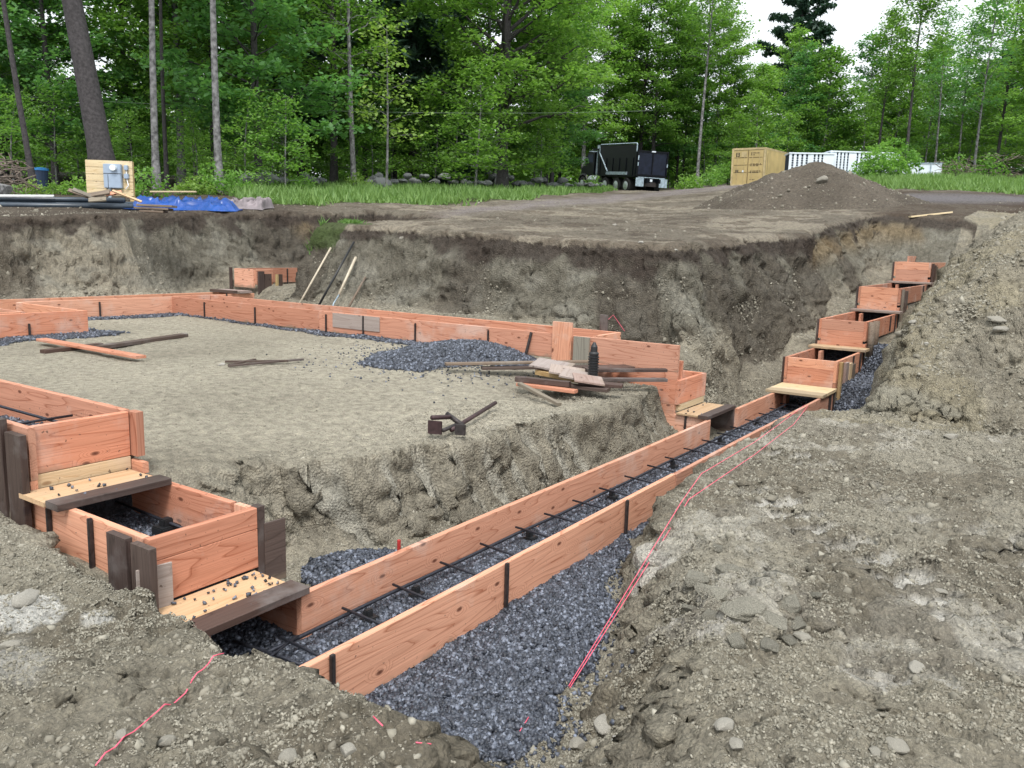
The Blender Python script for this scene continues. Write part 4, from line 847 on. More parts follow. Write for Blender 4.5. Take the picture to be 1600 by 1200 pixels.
K['c']=make_tree(4,15,.12,.16,3.6,'leaf_bright',bark='bark_dark',size=.17,nb=54,per=14,sub=8)
K['d']=make_tree(5,18,.20,.2,4.2,'leaf',bark='bark_dark',size=.18,nb=56,per=15,sub=9)
K['young']=make_tree(6,12.5,.10,.36,2.5,'leaf',bark='bark_dark',size=.16,nb=34,per=13,sub=6,up=.9,shape='round')
K['young2']=make_tree(7,11.5,.08,.30,2.2,'leaf_cool',size=.15,nb=30,per=10,sub=5,up=.8)
K['mass']=make_tree(8,10.5,.14,.08,3.4,'leaf_cool',size=.18,nb=44,per=15,sub=8,shape='wide',up=.5)
K['mass2']=make_tree(9,9.5,.12,.10,3.0,'leaf',size=.18,nb=42,per=15,sub=8,shape='round',up=.6)
K['under']=make_tree(10,5.5,.05,.08,2.0,'leaf',size=.14,nb=26,per=12,sub=6,shape='wide',up=.35)
K['under2']=make_tree(11,4.6,.04,.15,1.8,'leaf_bright',size=.13,nb=22,per=11,sub=5,shape='wide',up=.3)
K['sparse']=make_tree(12,13,.13,.38,2.6,'leaf_bright',size=.14,nb=26,per=8,sub=5,up=.5)
K['pole']=make_tree(13,15,.12,.52,2.6,'leaf',size=.15,nb=26,per=11,sub=6,wig=.35)
K['poledark']=make_tree(17,15,.12,.50,2.8,'leaf',bark='bark_dark',size=.15,nb=28,per=11,sub=6,wig=.5)
K['leaner']=make_tree(14,17,.40,.62,4.5,'leaf',bark='bark_dark',size=.18,nb=24,per=10,sub=6,wig=.15,up=.25)
K['yellow']=make_tree(15,6,.045,.30,1.7,'leaf_yellow',size=.14,nb=18,per=6,sub=4,shape='wide',up=.3)
K['pine']=make_conifer(21,21,.34,.25,5.0)
K['pine2']=make_conifer(22,17,.25,.15,3.6)
K['spruce']=make_conifer(23,7,.10,.03,1.9,size=.18,nb=40)
def make_bush(seed,h,R,leaf,size=.09,n=70,per=9):
    g=np.random.default_rng(seed); C=[];paths=[]
    for i in range(n):
        az=g.uniform(0,6.28); rr=R*g.uniform(0,1)**.5; zz=h*g.uniform(.12,1)*(1-.5*(rr/R)**2); C.append((rr*math.cos(az),rr*math.sin(az),zz))
        if i%7==0: paths.append((np.array([(0,0,0),(rr*.4*math.cos(az),rr*.4*math.sin(az),zz*.6),C[-1]]),[.012,.008,.004],4))
    return tubes_mesh(paths,'stems',M['bark_dark']),leaf_mesh(np.array(C),size,'foliage',M[leaf],g,per,.09,.07,.5)
K['bush']=make_bush(31,.9,.6,'leaf_yellow'); K['bush2']=make_bush(32,1.1,.7,'leaf_bright'); K['bush3']=make_bush(33,.8,.6,'leaf')
K['bigbush']=make_bush(34,2.2,1.4,'leaf_bright',.13,170,11)
# --- trees one can tell apart, front edge
def lean_tree(px,D,dx,label,k,**kw):
    """dx: how far the top leans to the right of the picture, metres per metre"""
    e=place(k,px,D,label,rz=0,**kw); return e
def shear(me,ax,ay):
    V=np.empty(len(me.vertices)*3); me.vertices.foreach_get('co',V); V=V.reshape(-1,3); V[:,0]+=ax*V[:,2]; V[:,1]+=ay*V[:,2]; me.vertices.foreach_set('co',V.ravel()); me.update()
def leaned(k,a,extra=None):
    out=[]
    for me in k:
        c=me.copy(); shear(c,RH[0]*a,RH[1]*a); out.append(c)
    return out
place(leaned(K['leaner'],-.15),176,25,'big dark leaning tree behind the meter board',rz=0)
place(leaned(K['poledark'],-.12),64,24,'thin crooked tree near the left edge of the photo',rz=0,s=.95,sx=.75)
place(leaned(K['pole'],-.01),250,27,'straight pale grey tree just right of the meter board',rz=0)
place(leaned(K['pole'],-.03),346,27.5,'grey tree behind the right end of the blue tarp',rz=2.1-2.1,s=1.05)
place(leaned(K['poledark'],0),266,31,'slim dark tree close behind the straight pale grey one',s=.9,sx=.7,rz=0)
place(leaned(K['sparse'],-.03),551,38,'pale barked birch like tree standing over the stone wall',rz=0)
place(K['yellow'],600,36,'small airy yellow green tree right of the pale barked one',s=1.15); 
place(K['maple'],773,45,'huge maple with a thick dark trunk behind the stone wall',rz=.5)
place(K['d'],520,43,'dark twin trunk tree left of the pale barked one',rz=1)
place(K['pole'],1073,69,'pale straight tree between the truck and the tan container',s=1.2)
place(K['pine'],1212,96,'tall dark pine rising above all the trees behind the container',s=1.28,sx=1.05)
place(K['pine2'],640,52,'dark pine left of the huge maple',s=1.25); place(K['pine2'],470,50,'dark pine in the gap left of the twin trunk tree',s=1.1)
place(K['pine2'],1525,90,'dark pine top peeping over the trees at the right',s=.85)
place(K['spruce'],700,47,'small dark spruce left of the maple trunk',s=.8)
place(K['a'],898,74,'tall tree behind the dump truck, left one of the two',s=1.15); place(K['d'],985,75,'tall tree directly behind the dump truck bed',s=1.1)
place(K['c'],1050,76,'bright leafed tree right of the dump truck',s=1.05)
place(K['young'],1388,57,'young slender tree above the bush at the white panels',s=1.08); place(K['young2'],1492,56,'thin young tree at the right, second from the right edge',s=1.1); place(K['young'],1592,50,'young tree at the right edge of the photo',s=1.05)
place(K['young2'],1432,62,'thin young tree between the bush and the low white panels',s=1)
# --- the wood, rows
wood_rows=[]
def row(ks,pxs,Ds,label,group,s=(.85,1.15),cat='tree'):
    for i,px in enumerate(pxs):
        place(K[ks[i%len(ks)]],px+random.uniform(-14,14),random.uniform(*Ds),label,cat=cat,s=random.uniform(*s),group=group)
row(['b','c','a','d','b'],[-160,-112,-64,-16,32,90,225,285,350,400],(33,40),'leafy tree in the front of the wood, left part','front trees at left')
row(['a','b','d','c','a','b'],[430,575,650,840],(49,56),'leafy tree in the front of the wood, middle part','front trees in the middle')
row(['mass','mass2','mass','mass2'],[1110,1160,1215,1270,1325,1375,1425,1480,1535,1590,1650,1710],(72,80),'low leafy tree in the front of the wood, right part','front trees at right',(1.0,1.2))
row(['young','young2','c'],[1352,1455,1535,1562,1625,1660],(60,68),'slender tree among the front ones at the right','slender trees at right',(.9,1.1))
row(['d','a','b'],[-190,-120,-40,25,245,310,380,560,610,690,750,830],(52,62),'tree in the second rank of the wood','second rank trees',(.9,1.15))
row(['mass','a','mass2'],range(1140,1800,70),(84,92),'tree in the second rank of the wood on the right','second rank trees at right',(.75,.95))
row(['b','d'],[-220,-100,0,300,400,600,720,840,960,1080],(74,84),'tree deep in the wood','deep trees',(.9,1.1))
row(['under','under2','under','under'],range(-140,880,34),(40,52),'low undergrowth tree under the big crowns','undergrowth trees',(.8,1.2))
row(['under','under2'],[890,930,965,1005,1040,1080],(73,78),'low undergrowth tree behind the truck','undergrowth trees behind the truck',(.9,1.3))
row(['b','a','d'],[870,935,1000,1040,1100],(73,80),'leafy tree in the wood behind the truck','trees behind the truck')
row(['under','under'],range(1130,1720,36),(66,76),'low undergrowth tree at the right','undergrowth trees at right',(.8,1.3))
row(['under2'],[20,105,215,300,390,440],(28,34),'bright low sapling at the left edge of the wood','saplings at left',(.6,.9))
# far-off wood behind everything: one mass
def far_mass():
    g=np.random.default_rng(5); C=[]
    for px in np.arange(-350,1950,26):
        D=g.uniform(92,108); x,y=atD(px,D); hgt=(7.5 if px<1120 else 8)*g.uniform(.8,1.1); z0=float(grade(np.array([x]),np.array([y]))[0])
        for _ in range(230 if px<1120 else 150): C.append((x+g.normal(0,1.8),y+g.normal(0,1.8),z0+hgt*g.uniform(0,1)))
    me=leaf_mesh(np.array(C),.42,'forest',M['leaf'],g,10,.7,.45); o=bpy.data.objects.new('distant_wood',me); COL.objects.link(o); return tag(o,'dense green wood closing the view behind the nearer trees','wood',kind='stuff')
far_mass()
# --- bushes along the edge
for px,D,k,s,l in [(232,23.5,'bush2',.9,'bright bush just right of the meter board'),(300,25,'bush',.7,'low yellow green bush behind the blue tarp'),(318,25,'bush',.75,'yellow bush behind the middle of the blue tarp'),(342,25.5,'bush2',1,'tall pale bush against the grey tree'),(372,26,'bush2',.8,'bush right of the grey tree'),
 (58,22,'bush',.6,'small yellow green bush beside the blue lidded bin'),(36,20.5,'bush2',.45,'small bush in front of the brush pile'),(130,24,'bush3',.8,'dark green bush left of the meter board'),(100,24,'bush3',.6,'low green plant right of the blue lidded bin'),
 (470,33,'bush2',.8,'green bush between boulders and the pale barked tree'),(558,36,'bush',1,'yellow green bush at the foot of the pale barked tree'),(425,31,'bush3',.7,'green bush at the left end of the stone wall'),
 (1095,61,'bush2',1.5,'bright bush left of the tan container'),(1120,62,'bigbush',.8,'rounded bush touching the tan container'),(1060,60,'bush3',1.6,'green bush behind the truck tailgate'),
 (1350,49,'bigbush',1.0,'large green bush in front of the white slotted panels'),(1370,50,'bigbush',1.1,'tall green bush at the foot of the young slender tree'),(1330,50,'bush2',1.3,'low green bush at the right of the dirt pile'),
 (1462,54,'bush2',1.4,'bright bush at the end of the low white panels'),(1515,52,'bush2',1.5,'pale bush in front of the brush pile at right'),(915,50,'bush2',1,'leafy bush in the grass left of the truck'),(880,49,'bush3',1,'green bush at the right end of the stone wall')]:
    place(K[k],px,D,l,cat='bush',name='bush',s=s)
# --- boulders of the dry stone wall
def gz(x,y): return float(grade(np.array([x]),np.array([y]))[0])
for i,px in enumerate(list(np.linspace(395,500,14))+list(np.linspace(575,925,50))):
    D=np.interp(px,[395,500,600,925],[30,36,39,50])+random.uniform(-.5,.5); x,y=atD(px,D); s=random.uniform(.13,.29)*(1.4 if i in (0,3,15) else 1)
    o=bpy.data.objects.new('boulder',random.choice(WROCKS)); COL.objects.link(o); o.location=(x,y,gz(x,y)+.30+.35*s+random.choice([0,0,.25])); o.scale=(s*1.25,s,s); o.rotation_euler=(0,0,random.uniform(0,6)); tag(o,'grey lichened boulder in the tumbled stone wall at the edge of the wood','boulder','boulders of the stone wall')
x,y=atD(594,37.5); o=bpy.data.objects.new('boulder',WROCKS[1]); COL.objects.link(o); o.location=(x,y,gz(x,y)+.3); o.scale=(.56,.45,.5); tag(o,'largest dark boulder, standing forward at the left end of the stone wall','boulder')
# --- grass
def grass(name,n,x0,x1,y0,y1,label,hmin=.08,hmax=.30,fn=None,w0=.02):
    g=np.random.default_rng(n); x=g.uniform(x0,x1,n); y=g.uniform(y0,y1,n)
    k=(fn or (lambda a,b:grass_mask(a,b,fbm(a,b,.7,3,100))))(x,y); D=FH[0]*x+FH[1]*y; r=(g.uniform(0,1,n)<k)&(fbm(x,y,1.4,3,300)>-.45); x,y=x[r],y[r]; D=D[r]
    z=height(x,y,False) if fn else grade(x,y); h=g.uniform(hmin,hmax,len(x)); a=g.uniform(0,6.28,len(x)); w=w0+.0006*D; b=g.uniform(0,6.28,len(x)); l=h*g.uniform(.2,1.1,len(x)); h=h*(.55+.9*ss(.5+fbm(x,y,1.1,2,310)))
    p=np.stack([x,y,z],1); s_=np.stack([np.cos(a)*w,np.sin(a)*w,0*a],1); t_=p+np.stack([np.cos(b)*l,np.sin(b)*l,h],1)
    V=np.stack([p-s_,p+s_,t_],1).reshape(-1,3); return tag(mesh_obj(name,V,np.arange(len(V)).reshape(-1,3),M['grass']),label,'grass',kind='stuff')
grass('grass',300000,8,52,-32,42,'bright green rough grass between the mud and the wood')
grass('grass_tuft',2500,9.8,11.1,10.4,11.7,'green tuft of turf hanging on the rim of the cut wall',.05,.16,lambda x,y:ss((.62-np.hypot(x-10.45,y-11.05))/.2),.006)
# undergrowth litter on wood floor
# ================= things at the edge =================
def local(px,D,py=None):
    x,y=atD(px,D); 
    return (x,y,gz(x,y)) if py is None else (x,y,CZ+(ray(px,py).z*D/(ray(px,py).x*FH[0]+ray(px,py).y*FH[1])))
FACE=math.atan2(FH[1],FH[0])
# meter board
D=21; c=local(179,D); e=empty('meter_board',c,'pale plank board on posts carrying the electric meter','meter board',rz=FACE-PI/2+.08)
bw=1.12; zb=local(179,D,306)[2]-c[2]; zt=local(179,D,251)[2]-c[2]
def L(e,n,mb,m,parent=None,bevel=0,smooth=False):
    o=MBbuild(mb,n,m,parent or e,e,bevel,smooth); return o
def MBbuild(mb,n,m,parent,root,bevel=0,smooth=False):
    return mb.build(n,m,parent,smooth,mw=wm(root),bevel=bevel)
nb_=5; hh=(zt-zb)/nb_
b=MB()
for i in range(nb_): b.box((0,0,zb+hh*(i+.5)),(bw,.04,hh-.008))
L(e,'plank_panel',b,M['fir_pale'])
for sx in (-bw/2+.05,bw/2-.05): L(e,'post',MB().box((sx,.07,zt/2-.15),(.09,.09,zt+.28)),'yellow_wood')
bx=L(e,'meter_box',MB().box((.12,-.09,zb+(zt-zb)*.55),(.42,.13,(zt-zb)*.68)),'meter',bevel=.012)
L(e,'meter_dial',MB().tube([(.17,-.13,zb+(zt-zb)*.78),(.17,-.24,zb+(zt-zb)*.78)],.075,16),'glass',bx); L(e,'panel_seam',MB().box((.12,-.158,zb+(zt-zb)*.62),(.42,.006,.012)),'steel',bx); L(e,'panel_seam',MB().box((.02,-.158,zb+(zt-zb)*.40),(.01,.006,.38*(zt-zb))),'steel',bx)
for q,(zz_,w_) in enumerate(((.80,.09),(.56,.11))): L(e,'outlet_box',MB().box((.43,-.06,zb+(zt-zb)*zz_),(w_,.09,.12)),'meter',bevel=.01)
L(e,'conduit',MB().tube([(.40,-.06,zb+.2*(zt-zb)),(.47,-.07,zb+.3*(zt-zb)),(.43,-.06,zb+.5*(zt-zb)),(.43,-.06,zb+.8*(zt-zb))],.015),'white_pvc'); L(e,'conduit',MB().tube([(.02,-.08,zb-.5),(.02,-.08,zb+.22*(zt-zb))],.04),'flap')
# blue lidded bin
c=local(75,25.5); e=empty('bin',c,'dark bin with a blue lid under the trees at the left','bin'); MBbuild(MB().tube([(0,0,0),(0,0,.62)],[.16,.2],14),'bin_body','bin_dark',e,e); MBbuild(MB().tube([(0,0,.62),(0,0,.68),(0,0,.71)],[.22,.22,.1],14),'lid','bin',e,e)
# pipes on the rim: run across the view
def acr(px,D,z): x,y=atD(px,D); return (x,y,gz(x,y)+z)
for i,(a,b_,D0,zz_,r,m,l) in enumerate([(-180,212,16.3,.06,.05,'grey_pipe','front lowest slate grey pipe of the bundle at the left'),(-180,205,16.5,.07,.055,'grey_pipe','second slate grey pipe of the bundle, behind the front one'),(-190,214,16.75,.08,.06,'grey_pipe','rear slate grey pipe of the bundle at the left'),(-180,200,16.5,.17,.05,'grey_pipe','slate grey pipe lying on top of the bundle'),(-190,92,16.35,.20,.028,'white_pvc','white pipe lying on top of the slate grey pipes')]):
    A=acr(a,D0,zz_); Bq=acr(b_,D0+.15,zz_); tag(MB().tube([A,tuple((np.array(A)+np.array(Bq))/2-np.array([0,0,.012])),Bq],r,12).build('pipe',m,None,True),l,'pipe')
for a,b_,D0,za,zb2,w_,m,l in [(115,150,16.3,.34,.20,.10,'grey_wood','grey board slanting down left on the pipes, leftmost'),(122,158,16.1,.36,.19,.10,'grey_wood','second grey board slanting on the pipes'),(140,178,16.2,.24,.33,.16,'grey_wood','grey board lying over the slanting ones'),(172,196,16.3,.28,.33,.12,'fir','orange board end on the pipe pile'),(182,226,16.0,.36,.17,.05,'fir_pale','pale stick sloping down right off the pipe pile'),(145,172,15.9,.17,.20,.14,'grey_wood','dark board end in front of the pipe pile')]:
    A=acr(a,D0,za); Bq=acr(b_,D0+.1,zb2); tag(plank(None,'board',A,Bq,w_,.03,up=(-RH[1]*.8,RH[0]*.8,.5),m=m),l,'board')
for i,(a,b_,zz_,l) in enumerate([(222,276,.16,'top board of the small dark stack below the blue tarp'),(218,270,.11,'middle board of the small dark stack below the blue tarp'),(226,262,.06,'lowest board of the small dark stack below the blue tarp')]):
    tag(plank(None,'board',acr(a,14.6,zz_),acr(b_,14.65,zz_),.30,.035,up=(FH[0],FH[1],0),m='grey_wood' if i==0 else 'dark_wood'),l,'board')
# tarps
def tarp(pxa,pxb,D0,depth,h,m,name,label,seed,cat='tarp'):
    n1_,n2_=110,40; V=[]
    A=np.array(acr(pxa,D0,0)); Bq=np.array(acr(pxb,D0,0)); U_=np.linspace(0,1,n1_); W=np.linspace(0,1,n2_); uu,ww=np.meshgrid(U_,W,indexing='ij')
    X=A[0]+(Bq[0]-A[0])*uu+FH[0]*(ww-.5)*depth; Y=A[1]+(Bq[1]-A[1])*uu+FH[1]*(ww-.5)*depth
    X=X+.06*vn(uu*9,ww*4,seed); Y=Y+.06*vn(uu*9,ww*4,seed+1)
    e_=np.minimum(ss(uu/.08),ss((1-uu)/.08))*np.minimum(ss(ww/.30),ss((1-ww)/.2))
    f=.78+.22*vn(uu*3.2,ww*1.4,seed+2)+.15*(1-np.abs(vn(uu*8+ww*5,ww*2.5,seed+3))*3)+.05*(1-3*np.abs(vn(uu*22+ww*12,ww*6,seed+4)))+.10*(1-5*np.abs(vn(uu*14-ww*9,ww*5+uu*4,seed+8)))
    Zz=grade(X.ravel(),Y.ravel()).reshape(X.shape)+.02+h*e_*np.clip(f,.12,1.4)
    idx=np.arange(n1_*n2_).reshape(n1_,n2_); Fq=np.stack([idx[:-1,:-1].ravel(),idx[1:,:-1].ravel(),idx[1:,1:].ravel(),idx[:-1,1:].ravel()],1)
    o=mesh_obj(name,np.stack([X.ravel(),Y.ravel(),Zz.ravel()],1),Fq,M[m],smooth=True); so_=o.modifiers.new('s','SOLIDIFY'); so_.thickness=.006; return tag(o,label,cat)
tarp(222,366,17.0,1.2,.27,'tarp','tarp','crumpled bright blue tarp on the rim at the left',3)
tarp(358,420,18.2,1.0,.24,'tarp_grey','tarp','muddy grey brown tarp bunched beside the blue one',9)
tag(plank(None,'board',acr(240,17.8,.32),acr(310,17.9,.33),.09,.03,up=(FH[0],FH[1],0),m='fir_pale'),'pale board lying on the back edge of the blue tarp','board')
# brush piles
def brush(name,pxa,pxb,D0,h,n,label,seed,dp=1.2):
    g=np.random.default_rng(seed); b=MB()
    for i in range(n):
        px=g.uniform(pxa,pxb); x,y=atD(px,D0+g.uniform(-dp,dp)); hh_=h*g.uniform(.05,1)*(1-abs((px-(pxa+pxb)/2)/(pxb-pxa))*.9); z=gz(x,y)+hh_
        d=g.normal(0,1,3)*np.array([1,1,.35]); d/=np.linalg.norm(d); l=g.uniform(.3,1.1); p=np.array([x,y,z]); k=g.normal(0,.12,3)
        b.tube([p-d*l/2,p+k*l,p+d*l/2],[.022*g.uniform(.5,1.4),.015,.006],5)
    return tag(b.build(name,'brush'),label,'brush pile')
brush('brush_pile',-60,45,21.5,1.3,170,'tangled grey brown brush pile at the left edge',3); brush('brush_pile',1435,1660,51,1.5,200,'long low brush pile under the trees at the right',4,2)
x,y=atD(2,19.5); o=bpy.data.objects.new('log',rock_mesh(77,3,.06,(1.6,.5,.5))); o.data.materials.append(M['bark']); COL.objects.link(o); o.location=(x,y,gz(x,y)+.22); o.scale=(.42,.42,.5); o.rotation_euler=(0,0,.4); tag(o,'brown log end at the left edge below the brush pile','log')
# overhead cable
A=local(-120,30,140); Bq=local(1000,44,172); Q=[tuple(np.array(A)*(1-t)+np.array(Bq)*t-np.array([0,0,1.6*t*(1-t)])) for t in np.linspace(0,1,24)]
tag(MB().tube(Q,.008,5).build('overhead_cable','cable'),'thin cable strung through the trees across the left half','cable')
# dirt pile
def dirt_pile():
    D0=24.6; cx,cy=atD(1272,D0); n=150; lin=np.linspace(-5,5,n); A,Bq=np.meshgrid(lin,lin,indexing='ij')
    X=cx+RH[0]*A+FH[0]*Bq; Y=cy+RH[1]*A+FH[1]*Bq
    wA=A+.25*vn(A*.8,Bq*.8,5); wB=Bq+.25*vn(A*.8,Bq*.8,6)
    def cone(a0,b0,h,ra,rb,p=1.25): return h*np.clip(1-np.sqrt(((wA-a0)/ra)**2+((wB-b0)/rb)**2),0,1)**p
    wA=wA+.35; hL=np.where(wA<0,3.6,2.6)
    c1=1.34*np.clip(1.03-np.sqrt((wA/hL)**2+(wB/3.2)**2+.012),0,1)**1.0; c2=cone(1.7,.2,.62,1.9,2.2,1); c3=cone(-1.9,-.2,.45,1.7,1.8,1)
    H=np.maximum(np.maximum(c1,c2),c3)+.25*np.minimum(c1,c2+c3)
    H=H+(.05*fbm(X.ravel(),Y.ravel(),1.5,3,400)+.05*np.abs(fbm(X.ravel(),Y.ravel(),4,3,410))).reshape(H.shape)*ss(H/.25)
    Zb=height(X.ravel(),Y.ravel(),False).reshape(H.shape); Zz=Zb+H-.10
    col=np.tile([.135,.115,.092],(n*n,1))*(1+.18*fbm(X.ravel(),Y.ravel(),1.2,4,420))[:,None]
    idx=np.arange(n*n).reshape(n,n); Fq=np.stack([idx[:-1,:-1].ravel(),idx[1:,:-1].ravel(),idx[1:,1:].ravel(),idx[:-1,1:].ravel()],1)
    o=mesh_obj('dirt_pile',np.stack([X.ravel(),Y.ravel(),Zz.ravel()],1),Fq,M['dirt'],smooth=True,colors=np.clip(col,0,1)); tag(o,'large conical pile of dark soil on the far ground','dirt pile')
    r=np.random.default_rng(9); k=r.integers(0,n*n,5200); k=k[H.ravel()[k]>.06]; P=np.stack([X.ravel()[k]+r.normal(0,.03,len(k)),Y.ravel()[k]+r.normal(0,.03,len(k)),Zz.ravel()[k]],1)
    s_=np.minimum(.018*(r.uniform(0,1,len(k))+1e-5)**(-1/2.3),.13)*.5; st_=scatter('clods',P,s_,(IV,IF),.3,'clod',.7); st_.parent=o; st_['kind']='stuff'
    j=np.argmin((A-(-.72))**2+(Bq-(-1.45))**2); return float(X.ravel()[j]),float(Y.ravel()[j]),float(Zz.ravel()[j])
q=dirt_pile(); o=bpy.data.objects.new('stone',ROCKS[2]); COL.objects.link(o); o.location=(q[0],q[1],q[2]+.08); o.scale=(.17,.17,.2); o.rotation_euler=(.5,.3,1); tag(o,'pale angular stone stuck in the front of the dirt pile','stone')
for px,py,w_,l in [(1420,358,0,'')]: 
    A=ground_hit(1421,343); Bq=(A[0]+RH[0]*.95,A[1]+RH[1]*.95,0); tag(plank(None,'board',(A[0],A[1],A[2]+.05),(Bq[0],Bq[1],max(hz(Bq[0],Bq[1]),A[2]-.05)+.06),.14,.035,up=(FH[0],FH[1],0),m='fir_pale'),'pale board lying on the rim above the right flight of steps','board')
for px,py,w_,l in [(628,374,13,'grey stone on the rim above the leaning tools'),(1002,379,9,'whitish stone in the dark soil on the rim'),(1056,392,8,'pinkish stone in the dark soil at the top of the cut'),(960,352,9,'stone on the far ground right of the yellow clay patch')]: stone(px,py,w_,l)
# ================= container =================
c=local(1124,60); cang=FACE-.0; 
e=empty('shipping_container',(c[0],c[1],local(1124,60,290)[2]),'tan steel container with marked double doors beyond the dirt pile','container',rz=FACE+.62-PI/2); e.rotation_euler=(.0,-.0,FACE-.05)
# local: x away along the length, y to the left, z up ; near left corner at origin, the box extends to -y
CW,CH,CLn=2.35,2.55,9.0
e.rotation_euler=(0,-.045,FACE-.56)
def bx_(c,d): return MB().box(c,d)
side=MB(); nC=26
for s_,y0 in ((0,0.0),(1,-CW)):
    V=[];Fq=[]
    for i in range(nC*4+1):
        x=.12+(CLn-.24)*i/(nC*4); o_=.018 if (i//2)%2 else -.018
        for z in (.12,CH-.1): V.append((x,y0+o_,z))
    for i in range(nC*4): Fq.append((2*i,2*i+2,2*i+3,2*i+1))
    side.add(V,Fq)
MBbuild(side,'side_wall','tan',e,e); MBbuild(bx_((CLn/2,-CW/2,CH-.04),(CLn-.05,CW-.02,.05)),'roof','tan2',e,e)
fr_=MB()
for x in (.05,CLn-.05):
    for y in (-.05,-CW+.05): fr_.box((x,y,CH/2),(.13,.13,CH))
for y in (-.04,-CW+.04):
    for z in (.07,CH-.04): fr_.box((CLn/2,y,z),(CLn-.2,.09,.13))
for z in (.07,CH-.04): fr_.box((.03,-CW/2,z),(.1,CW-.22,.13))
MBbuild(fr_,'frame','tan2',e,e); MBbuild(bx_((CLn-.05,-CW/2,CH/2),(.04,CW-.2,CH-.2)),'end_wall','tan',e,e)
for d_ in range(2):
    y0=-.12-d_*(CW-.24)/2; wdt=(CW-.24)/2-.02; dr=MBbuild(bx_((.03,y0-wdt/2,CH/2),(.05,wdt,CH-.24)),'door','tan',e,e)
    for f in (.28,.75): MBbuild(MB().tube([(-.02,y0-wdt*f,.15),(-.02,y0-wdt*f,CH-.15)],.016),'lock_rod','tan2',dr,e)
    sm_=MB()
    for z in (.62,1.12,1.62): sm_.box((-.0,y0-wdt/2,z+.3),(.01,wdt*.9,.035))
    MBbuild(sm_,'door_rib','tan_dark',dr,e)
    mk=MB()
    if d_==0:
        mk.box((-.003,y0-.30,2.12),(.006,.26,.26)); mk.box((-.003,y0-.28,1.0),(.006,.2,.2)); MBbuild(mk,'logo_mark','decal',dr,e)
        ok_=MB().box((-.009,y0-.30,2.19),(.004,.14,.03)).box((-.009,y0-.30,2.09),(.004,.05,.1)).box((-.009,y0-.24,2.09),(.004,.03,.1)).box((-.009,y0-.36,2.09),(.004,.03,.1)); MBbuild(ok_,'logo_mark','tan2',dr,e); MBbuild(bx_((-.004,y0-.72,1.0),(.006,.14,.14)),'sticker','white_paint',dr,e); MBbuild(bx_((-.004,y0-.74,2.15),(.006,.36,.36)),'sticker','tan2',dr,e)
    else:
        for zz_,n_ in ((2.22,7),(2.1,3),(1.48,8),(1.36,6),(1.0,8),(.9,7),(.42,4)):
            for i in range(n_): mk.box((-.003,y0-.2-i*.09-(.02 if i>3 else 0),zz_),(.006,.055,.065))
        MBbuild(mk,'lettering','decal',dr,e)
MBbuild(bx_((.0,-.12-(CW-.24)/2+.01,CH/2),(.06,.03,CH-.26)),'door_seal','tan_dark',e,e)
MBbuild(MB().box((.5,-CW-.03,1.5),(.03,.012,1.4)),'side_marking','decal',e,e)
# ================= white slotted panels =================
def slotted(px,D0,ang,W,Hh,label,sections,pyb,depth=1.2):
    x,y=atD(px,D0); z=local(px,D0,pyb)[2]; e=empty('slotted_rack',(x,y,z),label,'white rack',rz=FACE-PI/2+ang)
    MBbuild(bx_((W/2,depth/2+.08,Hh/2),(W-.06,depth,Hh-.06)),'interior','dark_gap',e,e); MBbuild(bx_((W/2,depth/2+.02,Hh+.03),(W+.06,depth+.2,.08)),'top_rail','white_paint',e,e); MBbuild(bx_((W/2,0,.08),(W,.07,.16)),'bottom_rail','white_paint',e,e)
    for a,b_,t in sections:
        if t=='p': MBbuild(bx_(((a+b_)/2*W,0,Hh/2+.08),((b_-a)*W,.06,Hh-.18)),'panel','white_paint',e,e); 
        else:
            n=int(t); w_=(b_-a)*W/n; s_=MB()
            for i in range(n): s_.box((a*W+w_*(i+.28),0,Hh/2+.08),(w_*.56,.06,Hh-.18))
            for j in range(9): s_.box(((a+b_)/2*W,.035,.25+j*(Hh-.3)/9),((b_-a)*W,.02,.03))
            MBbuild(s_,'slat_section','white_paint',e,e)
    return e
slotted(1210,54,-.10,2.75,1.62,'left white rack with dark vertical slots behind the dirt pile',[(0,.42,'4'),(.42,.5,'p'),(.5,.76,'3'),(.76,1,'p')],280)
slotted(1272,54.2,.04,4.6,1.78,'right white rack with dark vertical slots, partly behind the large bush',[(0,.06,'p'),(.06,.26,'4'),(.26,.34,'p'),(.34,.56,'4'),(.56,.68,'p'),(.68,.75,'1'),(.75,1,'p')],281)
def lowwhite(px,D0,W,Hh,label,pyb,ang):
    x,y=atD(px,D0); z=local(px,D0,pyb)[2]; e=empty('low_panel',(x,y,z),label,'white panel',rz=FACE-PI/2+ang); n=4
    MBbuild(bx_((W/2,.3,Hh/2-.2),(W,.6,Hh+.3)),'body','white_paint',e,e)
    for i in range(1,n): MBbuild(bx_((W*i/n,-.02,Hh/2-.1),(.06,.05,Hh+.1)),'seam','flap',e,e)
    MBbuild(bx_((W/2,.3,Hh-.02),(W+.08,.7,.05)),'lip','flap',e,e)
lowwhite(1300,52.5,1.3,.85,'low white panel left of the large bush, below the slotted rack',288,0); lowwhite(1376,52.5,2.5,.95,'low white panelled box in the grass right of the large bush',278,-.25)
